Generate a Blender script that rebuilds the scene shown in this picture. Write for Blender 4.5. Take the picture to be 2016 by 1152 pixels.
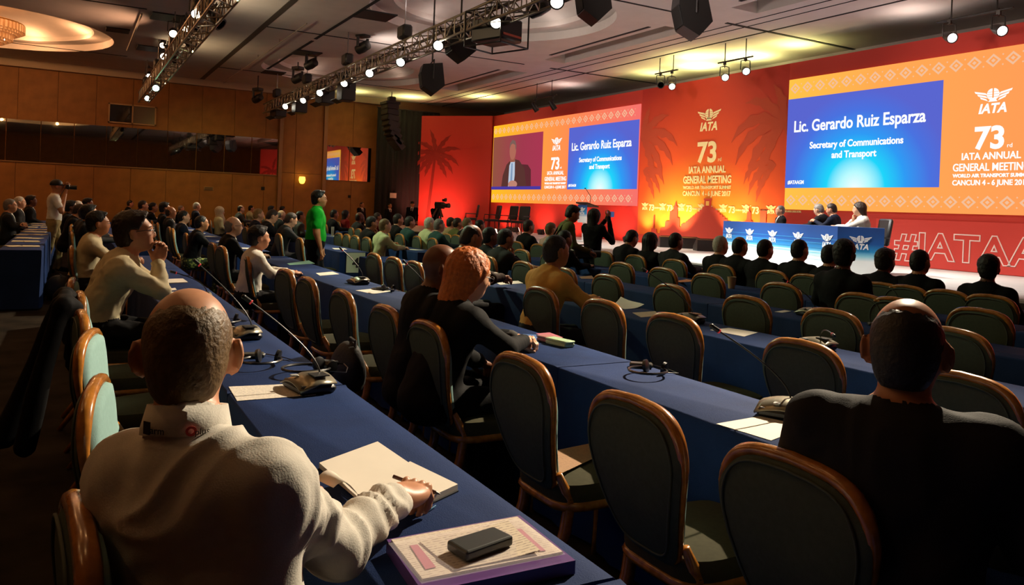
import bpy, bmesh, math, random
import numpy as np
from mathutils import Matrix, Vector
random.seed(7); np.random.seed(7)
PI = math.pi; R = math.radians
scene = bpy.context.scene
COL = scene.collection
for o in list(bpy.data.objects): bpy.data.objects.remove(o)

# ------------------------------------------------------------------ camera
CAM_H = 1.5; YAW = 0.516562; PITCH = -0.00606; ROLL = 0.0391778; FPX = 1528.4; PPY = 420.0
_f = Vector((math.sin(YAW)*math.cos(PITCH), math.cos(YAW)*math.cos(PITCH), math.sin(PITCH)))
_r = Vector((math.cos(YAW), -math.sin(YAW), 0)); _u = _r.cross(_f)
_c, _s = math.cos(ROLL), math.sin(ROLL)
_r, _u = _c*_r + _s*_u, -_s*_r + _c*_u
cd = bpy.data.cameras.new('camera'); cam = bpy.data.objects.new('camera', cd); COL.objects.link(cam)
cd.sensor_fit = 'HORIZONTAL'; cd.sensor_width = 36; cd.lens = FPX/2016*36
cd.shift_y = -(576-PPY)/2016; cd.clip_end = 200; cd.clip_start = .05
cam.matrix_world = Matrix(((_r.x, _u.x, -_f.x, 0), (_r.y, _u.y, -_f.y, 0), (_r.z, _u.z, -_f.z, CAM_H), (0, 0, 0, 1)))
scene.camera = cam
def at(px, py, ax, v):
    """point of a real plane (axis ax = v) that a photo measurement falls on"""
    d = _f + _r*((px-1008)/FPX) - _u*((py-PPY)/FPX)
    o = Vector((0, 0, CAM_H)); return o + d*((v-o[ax])/d[ax])

# ------------------------------------------------------------------ world, exposure
w = bpy.data.worlds.new('dark_hall'); scene.world = w; w.use_nodes = True
w.node_tree.nodes['Background'].inputs[0].default_value = (.004, .003, .002, 1)
scene.view_settings.view_transform = 'Standard'; scene.view_settings.look = 'None'
scene.view_settings.gamma = 1; scene.view_settings.use_curve_mapping = False
scene.view_settings.exposure = 0.0

def spot(name, loc, target, power, color, angle, blend=.5, radius=.08):
    l = bpy.data.lights.new(name, 'SPOT'); l.energy = power; l.color = color; l.spot_size = R(angle); l.spot_blend = blend
    l.shadow_soft_size = radius
    o = bpy.data.objects.new(name, l); COL.objects.link(o); o.location = loc
    o.rotation_euler = (Vector(target)-Vector(loc)).to_track_quat('-Z', 'Y').to_euler()
    return o
def point(name, loc, power, color, radius=.15):
    l = bpy.data.lights.new(name, 'POINT'); l.energy = power; l.color = color; l.shadow_soft_size = radius
    o = bpy.data.objects.new(name, l); COL.objects.link(o); o.location = loc; return o
WARM = (1, .83, .6); AMBER = (1, .55, .2); COOL = (.9, .95, 1)
# front-of-house lamps on the long truss: they shine back and down over the delegates' tables
for y, p in ((4.2, 3900), (9.0, 3300), (14, 2600), (20, 2000), (26, 1500)):
    spot('truss_key_light', (6.45, y, 4.8), (.8, y-2.2, .6), p, WARM, 50, .9, .045)
spot('truss_key_light', (6.45, 7.2, 4.8), (3.6, 11.6, .7), 1500, (.85, 1, .75), 48, .9, .06)  # extra lamp added to brighten the number sign and the aisle
# lamps of the second truss wash towards the stage, slightly green
for y, p in ((13.5, 620), (19, 800), (25, 560)):
    spot('truss_wash_light', (2.2, y, 4.8), (6.5, y-1.5, .7), p, (.74, 1, .62), 75, .9, .08)
spot('truss_wash_light', (2.2, 12.0, 4.8), (5.4, 6.2, .7), 750, (.74, 1, .62), 60, .9, .08)
# unseen fill lamps added at both trusses to brighten the ceiling plaster
for y, p in ((9, 200), (15, 260), (21, 230)):
    spot('added_ceiling_fill', (6.9, y, 5.0), (10.5, y, 6.15), p, (1, .82, .74), 140, 1, .08)
spot('added_ceiling_fill', (2.4, 19, 5.0), (4.5, 19, 6.15), 110, (1, .78, .5), 150, 1, .08)
spot('added_ceiling_fill', (2.4, 13.5, 5.0), (4.5, 13.5, 6.15), 130, (1, .78, .48), 150, 1, .08)
spot('added_ceiling_fill', (2.4, 25.5, 5.0), (3.6, 25.5, 6.15), 90, (1, .72, .4), 150, 1, .08)
spot('added_ceiling_fill', (1.7, 23.0, 5.0), (.3, 23.0, 6.15), 120, (1, .5, .28), 110, 1, .08)
# stage face lamps
for y, tx, ty, p in ((17.3, 13.2, 17.5, 1100), (15.3, 12.8, 12.6, 2300), (12.2, 12.4, 10.4, 2300), (9.6, 13.0, 7.5, 1500)):
    spot('stage_face_light', (10.6, y, 5.6), (tx, ty, 1.0), p, (1, .96, .9), 55, .8, .1)
# wash on the print of the backdrop
for y, p in ((21, 420), (17, 420), (9, 620), (27, 420)):
    spot('backdrop_wash_light', (11.0, y, 5.7), (16, y, 2.6), p, (1, .75, .6), 80, 1, .2)
# yellow uplights behind and under the skyline
for y in (14.7, 15.7, 16.7, 17.7, 18.6, 19.4):
    spot('yellow_uplight', (15.35, y, .68), (15.98, y, 2.1), 260, (1, .8, .3), 80, .9, .05)
for y, p in ((20.7, 100), (23.4, 100), (25.6, 100), (28.6, 90)):
    spot('red_floor_flood', (15.2, y, .75), (15.98, y, 1.5), p, (1, .22, .15), 120, .8, .05)
for x, y in ((12.9, 31.2), (13.7, 30.6)):
    spot('red_wing_flood', (x, y, .75), (x+1.2, y+1.3, 2.2), 210, (1, .26, .17), 110, .8, .05)
for x, y in ((12.6, 2.7), (13.6, 3.4)):
    spot('red_wing_flood', (x, y, .75), (x+1.3, y-1.2, 2.2), 200, (1, .26, .17), 110, .8, .05)
# yellow-green uplights on the ceiling above the backdrop
for x, y, p in ((16.6, 20.0, 90), (16.8, 18.2, 220), (16.8, 16.2, 260), (16.6, 14.3, 110), (15.75, 17.2, 120), (14.9, 29.0, 120), (12.6, 31.4, 120), (10.2, 31.6, 70)):
    spot('ceiling_uplight', (x, y, 5.5), (x-.05, y, 6.15), p, (1, .93, .34), 165, .9, .06)
for y in (10.5, 7, 24): spot('ceiling_uplight', (15.75, y, 5.5), (15.7, y, 6.15), 30, (1, .8, .72), 165, .9, .06)
# warm light on the wood wall
spot('wall_wash_light', (4.0, 27.0, 5.0), (4.8, 33.2, 1.7), 320, (1, .7, .18), 70, 1, .12)
spot('wall_wash_light', (9.6, 28.0, 5.0), (9.8, 33.2, 2.4), 200, (1, .42, .16), 75, 1, .12)
spot('wall_wash_light', (-3.5, 26.5, 5.0), (-3.5, 33.2, 3.0), 130, (1, .52, .14), 95, 1, .12)
point('wall_sconce_light', (8.47, 32.9, 2.5), 3, (1, .6, .15), .05)
# cove lamps inside the ceiling domes (house light dimmed to orange; right-hand ones added as fill)
for cx, cy, r, p, col, n in ((-2.6, 27.2, 2.75, 46, (1, .46, .2), 8), (-2.6, 16.4, 2.75, 34, (1, .48, .18), 5), (-2.6, 5.6, 2.75, 26, (1, .52, .2), 5), (8.7, 16.6, 2.1, 5, (1, .8, .72), 4), (8.5, 27.4, 2.1, 4, (1, .7, .55), 4)):
    for k in range(n): point('cove_light', (cx+r*math.cos(6.283*k/n+.3), cy+r*math.sin(6.283*k/n+.3), 6.15+.02), p, col, .04)

# ------------------------------------------------------------------ materials
def lin(h):
    h = h.lstrip('#'); c = [int(h[i:i+2], 16)/255 for i in (0, 2, 4)]
    return tuple(x/12.92 if x <= .04045 else ((x+.055)/1.055)**2.4 for x in c)
MATS = {}
def mat(name, col, rough=.6, metal=0, noise=0, nscale=20, bump=0, bscale=80, spec=.5, coat=0, emit=None, estr=0, trans=0, alpha=1):
    if name in MATS: return MATS[name]
    if isinstance(col, str): col = lin(col)
    m = bpy.data.materials.new(name); m.use_nodes = True; nt = m.node_tree; b = nt.nodes['Principled BSDF']
    b.inputs['Base Color'].default_value = (*col, 1); b.inputs['Roughness'].default_value = rough; b.inputs['Metallic'].default_value = metal
    b.inputs['Specular IOR Level'].default_value = spec; b.inputs['Coat Weight'].default_value = coat
    b.inputs['Transmission Weight'].default_value = trans; b.inputs['Alpha'].default_value = alpha
    if emit is not None:
        if isinstance(emit, str): emit = lin(emit)
        b.inputs['Emission Color'].default_value = (*emit, 1); b.inputs['Emission Strength'].default_value = estr
    if noise or bump:
        tc = nt.nodes.new('ShaderNodeTexCoord')
    if noise:
        n = nt.nodes.new('ShaderNodeTexNoise'); n.inputs['Scale'].default_value = nscale; n.inputs['Detail'].default_value = 4
        nt.links.new(tc.outputs['Object'], n.inputs['Vector'])
        r = nt.nodes.new('ShaderNodeValToRGB'); r.color_ramp.elements[0].position = .3; r.color_ramp.elements[1].position = .7
        r.color_ramp.elements[0].color = (*[c*(1-noise) for c in col], 1); r.color_ramp.elements[1].color = (*[min(1, c*(1+noise)) for c in col], 1)
        nt.links.new(n.outputs['Fac'], r.inputs['Fac']); nt.links.new(r.outputs['Color'], b.inputs['Base Color'])
    if bump:
        n2 = nt.nodes.new('ShaderNodeTexNoise'); n2.inputs['Scale'].default_value = bscale; n2.inputs['Detail'].default_value = 5
        nt.links.new(tc.outputs['Object'], n2.inputs['Vector'])
        bp = nt.nodes.new('ShaderNodeBump'); bp.inputs['Strength'].default_value = bump; bp.inputs['Distance'].default_value = .01
        nt.links.new(n2.outputs['Fac'], bp.inputs['Height']); nt.links.new(bp.outputs['Normal'], b.inputs['Normal'])
    MATS[name] = m; return m
def emis(name, col, s=1.0):
    if name in MATS: return MATS[name]
    if isinstance(col, str): col = lin(col)
    m = bpy.data.materials.new(name); m.use_nodes = True; nt = m.node_tree; nt.nodes.clear()
    e = nt.nodes.new('ShaderNodeEmission'); e.inputs[0].default_value = (*col, 1); e.inputs[1].default_value = s
    o = nt.nodes.new('ShaderNodeOutputMaterial'); nt.links.new(e.outputs[0], o.inputs[0]); MATS[name] = m; return m
def ramp_mat(name, stops, axis=None, center=None, scale=1.0, emission=True, strength=1.0, rough=.7, k=(1, 1, 1)):
    """artwork gradient along one object axis (axis) or around a point (center), as shown on a screen or a print"""
    m = bpy.data.materials.new(name); m.use_nodes = True; nt = m.node_tree; nt.nodes.clear()
    tc = nt.nodes.new('ShaderNodeTexCoord'); mp = nt.nodes.new('ShaderNodeMapping'); mp.vector_type = 'POINT'
    nt.links.new(tc.outputs['Object'], mp.inputs[0])
    rp = nt.nodes.new('ShaderNodeValToRGB'); els = rp.color_ramp.elements
    while len(els) < len(stops): els.new(.5)
    for e, (p, c) in zip(els, stops):
        e.position = p; e.color = (*(lin(c) if isinstance(c, str) else c), 1)
    if center is None:
        sp = nt.nodes.new('ShaderNodeSeparateXYZ'); nt.links.new(mp.outputs[0], sp.inputs[0])
        mr = nt.nodes.new('ShaderNodeMapRange'); mr.inputs[1].default_value = axis[1]; mr.inputs[2].default_value = axis[2]
        nt.links.new(sp.outputs['XYZ'.index(axis[0])], mr.inputs[0]); nt.links.new(mr.outputs[0], rp.inputs[0])
    else:
        mp.inputs['Location'].default_value = [-c*kk for c, kk in zip(center, k)]; mp.inputs['Scale'].default_value = k
        ln = nt.nodes.new('ShaderNodeVectorMath'); ln.operation = 'LENGTH'; nt.links.new(mp.outputs[0], ln.inputs[0])
        mr = nt.nodes.new('ShaderNodeMapRange'); mr.inputs[1].default_value = 0; mr.inputs[2].default_value = scale
        nt.links.new(ln.outputs['Value'], mr.inputs[0]); nt.links.new(mr.outputs[0], rp.inputs[0])
    o = nt.nodes.new('ShaderNodeOutputMaterial')
    if emission:
        e = nt.nodes.new('ShaderNodeEmission'); e.inputs[1].default_value = strength
        nt.links.new(rp.outputs[0], e.inputs[0]); nt.links.new(e.outputs[0], o.inputs[0])
    else:
        b = nt.nodes.new('ShaderNodeBsdfPrincipled'); b.inputs['Roughness'].default_value = rough
        nt.links.new(rp.outputs[0], b.inputs['Base Color']); nt.links.new(b.outputs[0], o.inputs[0])
    MATS[name] = m; return m

# ------------------------------------------------------------------ mesh builder
class MB:
    def __init__(s): s.v = []; s.f = []; s.m = []
    def add(s, vs, fs, mi=0):
        n = len(s.v); s.v += [tuple(v) for v in vs]; s.f += [tuple(i+n for i in f) for f in fs]; s.m += [mi]*len(fs); return s
    def box(s, c, d, rot=None, mi=0, bev=0):
        x, y, z = d[0]/2, d[1]/2, d[2]/2
        if bev:
            b = min(bev, x*.9, y*.9, z*.9); vs = []; 
            def ring(zz, i): return [(x-i, y-b-0*i, zz), (x-b, y-i, zz), (-x+b, y-i, zz), (-x+i, y-b, zz), (-x+i, -y+b, zz), (-x+b, -y+i, zz), (x-b, -y+i, zz), (x-i, -y+b, zz)]
            for zz, i in ((-z, b), (-z+b, 0), (z-b, 0), (z, b)):
                r = ring(zz, i); vs += r
            fs = [tuple(range(7, -1, -1)), tuple(range(24, 32))]
            for k in range(3):
                for j in range(8): fs.append((k*8+j, k*8+(j+1) % 8, k*8+8+(j+1) % 8, k*8+8+j))
        else:
            vs = [(sx*x, sy*y, sz*z) for sz in (-1, 1) for sy in (-1, 1) for sx in (-1, 1)]
            fs = [(0, 2, 3, 1), (4, 5, 7, 6), (0, 1, 5, 4), (2, 6, 7, 3), (0, 4, 6, 2), (1, 3, 7, 5)]
        M = rot.to_3x3() if rot is not None else None; C = Vector(c)
        return s.add([(M @ Vector(v) if M else Vector(v))+C for v in vs], fs, mi)
    def cyl(s, a, b, r1, r2=None, n=12, mi=0, caps=True):
        a = Vector(a); b = Vector(b); r2 = r1 if r2 is None else r2
        q = (b-a).normalized().to_track_quat('Z', 'Y').to_matrix(); vs = []
        for p, r in ((a, r1), (b, r2)):
            for k in range(n): vs.append(p+q @ Vector((r*math.cos(2*PI*k/n), r*math.sin(2*PI*k/n), 0)))
        fs = [(k, (k+1) % n, n+(k+1) % n, n+k) for k in range(n)]
        if caps: fs += [tuple(range(n-1, -1, -1)), tuple(range(n, 2*n))]
        return s.add(vs, fs, mi)
    def tube(s, pts, r, n=8, closed=False, mi=0, flat=1.0):
        pts = [Vector(p) for p in pts]; N = len(pts); vs = []; rr = r if hasattr(r, '__len__') else [r]*N
        up = None
        for i, p in enumerate(pts):
            if closed: t = pts[(i+1) % N]-pts[i-1]
            else: t = pts[min(i+1, N-1)]-pts[max(i-1, 0)]
            t.normalize()
            if up is None:
                up = Vector((0, 0, 1)) if abs(t.z) < .9 else Vector((1, 0, 0))
            x = up.cross(t); 
            if x.length < 1e-4: x = Vector((1, 0, 0)).cross(t)
            x.normalize(); up = t.cross(x).normalized()
            for k in range(n):
                a = 2*PI*k/n; vs.append(p+x*(rr[i]*math.cos(a))+up*(rr[i]*flat*math.sin(a)))
        fs = []
        for i in range(N if closed else N-1):
            j = (i+1) % N
            for k in range(n): fs.append((i*n+k, i*n+(k+1) % n, j*n+(k+1) % n, j*n+k))
        if not closed: fs += [tuple(range(n-1, -1, -1)), tuple(range((N-1)*n, N*n))]
        return s.add(vs, fs, mi)
    def lathe(s, prof, c=(0, 0, 0), n=24, M=None, mi=0, caps=True):
        vs = []; C = Vector(c)
        for r, z in prof:
            for k in range(n):
                v = Vector((r*math.cos(2*PI*k/n), r*math.sin(2*PI*k/n), z)); vs.append((M @ v if M else v)+C)
        fs = []
        for i in range(len(prof)-1):
            for k in range(n): fs.append((i*n+k, i*n+(k+1) % n, (i+1)*n+(k+1) % n, (i+1)*n+k))
        if caps: fs += [tuple(range(n-1, -1, -1)), tuple(range((len(prof)-1)*n, len(prof)*n))]
        return s.add(vs, fs, mi)
    def ell(s, c, r, n=12, m=8, M=None, mi=0):
        vs = []; C = Vector(c)
        for i in range(m+1):
            th = PI*i/m
            for k in range(n):
                v = Vector((r[0]*math.sin(th)*math.cos(2*PI*k/n), r[1]*math.sin(th)*math.sin(2*PI*k/n), r[2]*math.cos(th))); vs.append((M @ v if M else v)+C)
        fs = []
        for i in range(m):
            for k in range(n): fs.append((i*n+k, (i+1)*n+k, (i+1)*n+(k+1) % n, i*n+(k+1) % n))
        return s.add(vs, fs, mi)
    def prism(s, poly, z0, z1, M=None, mi=0):
        """extrude a 2D polygon (x,y) between z0 and z1, then map by M"""
        n = len(poly); vs = [Vector((x, y, z0)) for x, y in poly]+[Vector((x, y, z1)) for x, y in poly]
        if M: vs = [M @ v for v in vs]
        fs = [tuple(range(n-1, -1, -1)), tuple(range(n, 2*n))]+[(k, (k+1) % n, n+(k+1) % n, n+k) for k in range(n)]
        return s.add(vs, fs, mi)
    def mesh(s, name, mats=(), smooth=False):
        me = bpy.data.meshes.new(name); me.from_pydata(s.v, [], s.f)
        for m in (mats if isinstance(mats, (list, tuple)) else [mats]): me.materials.append(m)
        if max(s.m, default=0): me.polygons.foreach_set('material_index', s.m)
        bm = bmesh.new(); bm.from_mesh(me); bmesh.ops.recalc_face_normals(bm, faces=bm.faces); bm.to_mesh(me); bm.free()
        if smooth:
            me.polygons.foreach_set('use_smooth', [True]*len(me.polygons))
            if smooth != 'all': me.set_sharp_from_angle(angle=R(40))
        return me
def link(name, me, parent=None, loc=None, rz=None, M=None):
    o = bpy.data.objects.new(name, me); COL.objects.link(o)
    if M is not None: o.matrix_local = M
    if loc is not None: o.location = loc
    if rz is not None: o.rotation_euler = (0, 0, rz)
    if parent is not None: o.parent = parent
    return o
def part(name, mb, m, parent, smooth=True, loc=None, rz=None, M=None): return link(name, mb.mesh(name, m, smooth), parent, loc, rz, M)
def tag(o, label, cat, group=None):
    o['label'] = label; o['category'] = cat
    if group: o['group'] = group
    return o
def thing(name, label, cat, loc=(0, 0, 0), rz=0, group=None, M=None):
    o = bpy.data.objects.new(name, None); COL.objects.link(o); o.empty_display_size = .1
    if M is not None: o.matrix_world = M
    else: o.location = loc; o.rotation_euler = (0, 0, rz)
    return tag(o, label, cat, group)
def struct(name, mb, m, smooth=False, label=None):
    o = link(name, mb.mesh(name, m, smooth)); o['kind'] = 'structure'
    if label: o['label'] = label
    return o
def copy_tree(o, parent=None):
    c = o.copy(); COL.objects.link(c); c.parent = parent
    for ch in o.children: copy_tree(ch, c)
    return c
ORD = ['first', 'second', 'third', 'fourth', 'fifth', 'sixth', 'seventh', 'eighth', 'ninth', 'tenth', 'eleventh', 'twelfth', 'thirteenth', 'fourteenth', 'fifteenth']
# wall plane frames: local x to the reader's right, y up, z out of the wall
def face_frame(origin, right, up=(0, 0, 1)):
    r = Vector(right).normalized(); u = Vector(up); n = r.cross(u)
    return Matrix(((r.x, u.x, n.x, origin[0]), (r.y, u.y, n.y, origin[1]), (r.z, u.z, n.z, origin[2]), (0, 0, 0, 1)))
_fcache = {}
def text_mesh(body, size=1.0, shear=0, bold=0.0, align='CENTER', outline=0, spacing=1.0, extrude=.004, width=None):
    cu = bpy.data.curves.new('lettering', 'FONT'); cu.body = body; cu.size = size; cu.shear = shear; cu.offset = bold; cu.align_x = align; cu.space_character = spacing
    if outline: cu.fill_mode = 'NONE'; cu.bevel_depth = outline; cu.bevel_resolution = 1; cu.resolution_u = 3
    else: cu.extrude = extrude; cu.resolution_u = 4
    o = bpy.data.objects.new('lettering', cu); COL.objects.link(o)
    bpy.context.view_layer.update()
    dg = bpy.context.evaluated_depsgraph_get(); me = bpy.data.meshes.new_from_object(o.evaluated_get(dg))
    bpy.data.objects.remove(o); bpy.data.curves.remove(cu); me.materials.clear()
    if width and len(me.vertices):
        xs = [v.co.x for v in me.vertices]; k = width/(max(xs)-min(xs)); cx = (max(xs)+min(xs))/2 if align == 'CENTER' else min(xs)
        for v in me.vertices: v.co.x = (v.co.x-cx)*k
    return me
def lettering(body, size, parent, x, y, m, z=.012, **k):
    me = text_mesh(body, size, **k); me.materials.append(m)
    return link('lettering', me, parent, loc=(x, y, z))
# ================================================================== the hall
X0, X1, Y0, Y1, HC = -10.5, 18.2, -8.0, 33.2, 6.15
carpet = mat('carpet', (.030, .022, .014), .95, noise=.5, nscale=3, bump=.5, bscale=220, spec=.1)
plaster = mat('ceiling_plaster', (.56, .52, .48), .85, noise=.05, nscale=2)
woodwall = mat('wall_veneer', (.25, .105, .02), .55, noise=.16, nscale=2.5, spec=.3)
woodtrim = mat('wall_trim', (.22, .105, .035), .5)
black = mat('black_paint', (.012, .012, .012), .55)
blackfab = mat('black_drape', (.008, .007, .007), .9)
dark = mat('dark_slot', (.01, .01, .01), .9)
mirror = mat('mirror_glass', (.62, .58, .5), .02, 1.0)
struct('floor', MB().box(((X0+X1)/2, (Y0+Y1)/2, -.1), (X1-X0, Y1-Y0, .2)), carpet)

# ceiling with round domes and long coffers
DOMES = [(-2.6, 27.2, 3.6), (8.7, 16.6, 2.95), (8.5, 27.4, 2.95), (-2.6, 16.4, 3.6), (-2.6, 5.6, 3.6), (8.7, 5.8, 2.95)]
COFFERS = [(12.6, 13.4, 22.9, 28.4), (12.6, 13.4, 14.9, 20.6), (12.6, 13.4, 7.0, 12.7), (12.6, 13.4, -1, 4.8)]
bm = bmesh.new()
def loop(pts):
    vs = [bm.verts.new(p) for p in pts]; return vs, [bm.edges.new((vs[i], vs[(i+1) % len(vs)])) for i in range(len(vs))]
edges = loop([(X0, Y0, HC), (X1, Y0, HC), (X1, Y1, HC), (X0, Y1, HC)])[1]
NS = 64
def strip(a, b):
    n = len(a)
    for i in range(n): bm.faces.new((a[i], a[(i+1) % n], b[(i+1) % n], b[i]))
def circ(cx, cy, r, z): return [bm.verts.new((cx+r*math.cos(2*PI*k/NS), cy+r*math.sin(2*PI*k/NS), z)) for k in range(NS)]
for cx, cy, r in DOMES:
    v0 = circ(cx, cy, r, HC); edges += [bm.edges.new((v0[i], v0[(i+1) % NS])) for i in range(NS)]
    prev = v0
    for rr, z in ((r, HC+.22), (r-.55, HC+.22), (r-.55, HC+.36), (r-.9, HC+.5), (r-1.6, HC+.66), (.3, HC+.74)):
        nx = circ(cx, cy, rr, z); strip(prev, nx); prev = nx
    bm.faces.new(prev)
for a, b, c, d in COFFERS:
    v0, e0 = loop([(a, c, HC), (b, c, HC), (b, d, HC), (a, d, HC)]); edges += e0
    v1 = [bm.verts.new((v.co.x, v.co.y, HC+.42)) for v in v0]; strip(v0, v1); bm.faces.new(v1)
bmesh.ops.triangle_fill(bm, edges=edges, use_beauty=True, use_dissolve=False)
bmesh.ops.recalc_face_normals(bm, faces=bm.faces)
me = bpy.data.meshes.new('ceiling'); bm.to_mesh(me); bm.free(); me.materials.append(plaster)
ceil = link('ceiling', me); ceil['kind'] = 'structure'
lidm = MB().box(((X0+X1)/2, (Y0+Y1)/2, HC+1.0), (X1-X0, Y1-Y0, .1)); part('ceiling_void_lid', lidm, dark, ceil)
def ceil_strip(name, x0, x1, y0, y1, m=dark, t=.012): part(name, MB().box(((x0+x1)/2, (y0+y1)/2, HC-t/2), (x1-x0, y1-y0, t)), m, ceil, False)
ceil_strip('partition_track', 4.28, 4.44, Y0, Y1, mat('track', (.05, .04, .03), .6))
for y in (-2, 5.9, 13.75, 21.6, 29.45): ceil_strip('seam', 4.44, 12.5, y-.03, y+.03)
for y in (13.75, 21.6): ceil_strip('seam', 13.5, X1, y-.05, y+.05)
for y in (21.6, 29.45): ceil_strip('seam', X0, 1.5, y-.03, y+.03)
for x in (14.9,): ceil_strip('seam', x-.03, x+.03, Y0, Y1)
for x in (13.75, 14.15): ceil_strip('fine_seam', x-.012, x+.012, Y0, Y1)
for x, ys in ((5.95, (8.5, 16.3, 22.6)), (12.35, (7.6, 15.2, 23))):
    for y in ys: ceil_strip('slot_diffuser', x-.045, x+.045, y, y+(4.6 if x > 10 else 6.0))
for x, y, s in ((6.4, 18.5, .85), (6.3, 24.6, .8), (6.3, 29.2, .75), (2.1, 27.3, .9), (2.1, 22.2, .9), (1.0, 24.9, .6)):
    ceil_strip('rigging_hatch', x-s/2, x+s/2, y-s/2, y+s/2, black, .03)
# surface conduit beside the left dome and between the fields
part('conduit', MB().tube([(5.1, 20, HC-.12), (5.1, 32.5, HC-.12)], .018, 6), mat('conduit', (.3, .25, .2), .5), ceil)
part('conduit', MB().tube([(1.4, 21.8, HC-.1), (1.4, 27.6, HC-.1)], .03, 6), MATS['conduit'], ceil)
for y in (23, 26, 29, 31.5): part('conduit_hanger', MB().cyl((5.1, y, HC), (5.1, y, HC-.12), .012, n=6), MATS['conduit'], ceil)

# walls
wl = struct('wall_left', MB().box(((X0+X1)/2, Y1+.1, 3.2), (X1-X0, .2, 6.9)), woodtrim)
soff = mat('soffit_paint', (.42, .33, .22), .8)
sf = struct('trim_1', MB().box((0.9, Y1-.12, 6.02), (22.8, .28, .26)), soff)
npan = 18; pw = 1.245
pm1 = MB().box((0, 0, 0), (pw-.012, .03, 2.5), bev=.008).mesh('panel', woodwall); pm2 = MB().box((0, 0, 0), (pw-.012, .03, 3.3), bev=.008).mesh('panel', woodwall)
for k in range(npan):
    x = -10.5+pw*(k+.5)
    if x > 11.6: break
    link('panel', pm1, wl, loc=(x, Y1-.015, 1.38)); link('panel', pm2, wl, loc=(x, Y1-.015, 4.30))
for x in (7.55, 9.42): part('pilaster', MB().box((x, Y1-.09, 2.95), (.16, .16, 5.9), bev=.01), woodtrim, wl)
bb = struct('baseboard_left', MB().box((.9, Y1-.03, .07), (22.8, .05, .14)), woodtrim)
struct('wall_right', MB().box((X1+.1, (Y0+Y1)/2, 3.2), (.2, Y1-Y0, 6.9)), plaster)
wb = struct('wall_back', MB().box((X0-.1, (Y0+Y1)/2, 3.2), (.2, Y1-Y0, 6.9)), woodtrim)
wn = struct('wall_near', MB().box(((X0+X1)/2, Y0-.1, 3.2), (X1-X0, .2, 6.9)), woodtrim)
pmb = MB().box((0, 0, 0), (.03, 1.6, 5.8), bev=.008).mesh('panel', woodwall); pmn = MB().box((0, 0, 0), (1.6, .03, 5.8), bev=.008).mesh('panel', woodwall)
for k in range(25): link('panel', pmb, wb, loc=(X0+.015, Y0+.9+k*1.63, 3.0))
for k in range(17): link('panel', pmn, wn, loc=(X0+.9+k*1.63, Y0+.015, 3.0))

# strip of mirrors on the left wall: each pane its own piece
mw = thing('wall_mirror', 'long strip of mirror panes on the wood wall reflecting the stage lights', 'mirror', (-8, Y1-.05, 2.52))
pane = 1.06
for k in range(14):
    if 7.44-k*pane < -8: break
    part('mirror_pane', MB().box((7.44-pane*(k+.5)+8, -.015, .75), (pane-.02, .02, 1.5), bev=.006), mirror, mw, False)
part('mirror_rail', MB().box((7.72, -.01, -.02), (15.44, .05, .04)), woodtrim, mw, False)
mw2 = thing('wall_mirror', 'small square mirror on the wood wall beside the dark drape reflecting a screen', 'mirror', (9.52, Y1-.05, 2.42))
for k in range(2): part('mirror_pane', MB().box((.5+k*1.0, -.015, .76), (.98, .02, 1.5), bev=.006), mirror, mw2, False)
# control booth window
wnd = thing('window_1', 'two-pane control booth window high on the wood wall', 'window', (1.14, Y1-.05, 4.18)); wnd['kind'] = 'structure'
fr = MB()
for x in (0, .8, 1.6): fr.box((x, -.02, .35), (.05, .06, .74))
for z in (0, .7): fr.box((.8, -.02, z), (1.65, .06, .05))
part('window_frame', fr, mat('booth_frame', (.36, .22, .09), .5), wnd, False)
part('window_pane', MB().box((.4, -.005, .35), (.75, .02, .66)), mat('booth_glass_dark', (.02, .015, .012), .05, spec=1), wnd, False)
part('window_pane', MB().box((1.2, -.005, .35), (.75, .02, .66)), mat('booth_blind', (.10, .07, .035), .35), wnd, False)
# wall sconce
sc = thing('wall_sconce', 'small lit amber wall sconce between the two mirrors', 'lamp', (8.47, Y1-.05, 2.2))
part('shade', MB().lathe([(.05, 0), (.1, .04), (.14, .16), (.12, .3)], (0, -.14, 0), 16), mat('sconce_glass', (.9, .6, .2), .4, emit=(1, .55, .06), estr=3.0), sc)
part('bracket', MB().box((0, -.04, .12), (.1, .08, .18)), woodtrim, sc)
# small signs and vent
v = thing('wall_vent', 'small flat grille on the wood wall under the mirrors', 'vent', (4.78, Y1-.04, 1.82))
part('frame', MB().box((0, 0, 0), (.36, .03, .16), bev=.01), mat('grille', (.25, .16, .06), .4), v)
for k in range(3): part('slat', MB().box((0, -.02, -.04+.04*k), (.3, .02, .015)), dark, v)
for x, z, s, lab in ((6.9, 1.93, .14, 'small dark square sign plate on the wood wall by the pilaster'), (10.6, 1.75, .12, 'thin dark sign plate on the reddish wall panel')):
    tag(link('sign_plate', MB().box((0, 0, 0), (s, .02, s), bev=.006).mesh('sign_plate', dark), loc=(x, Y1-.045, z)), lab, 'sign')
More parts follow.
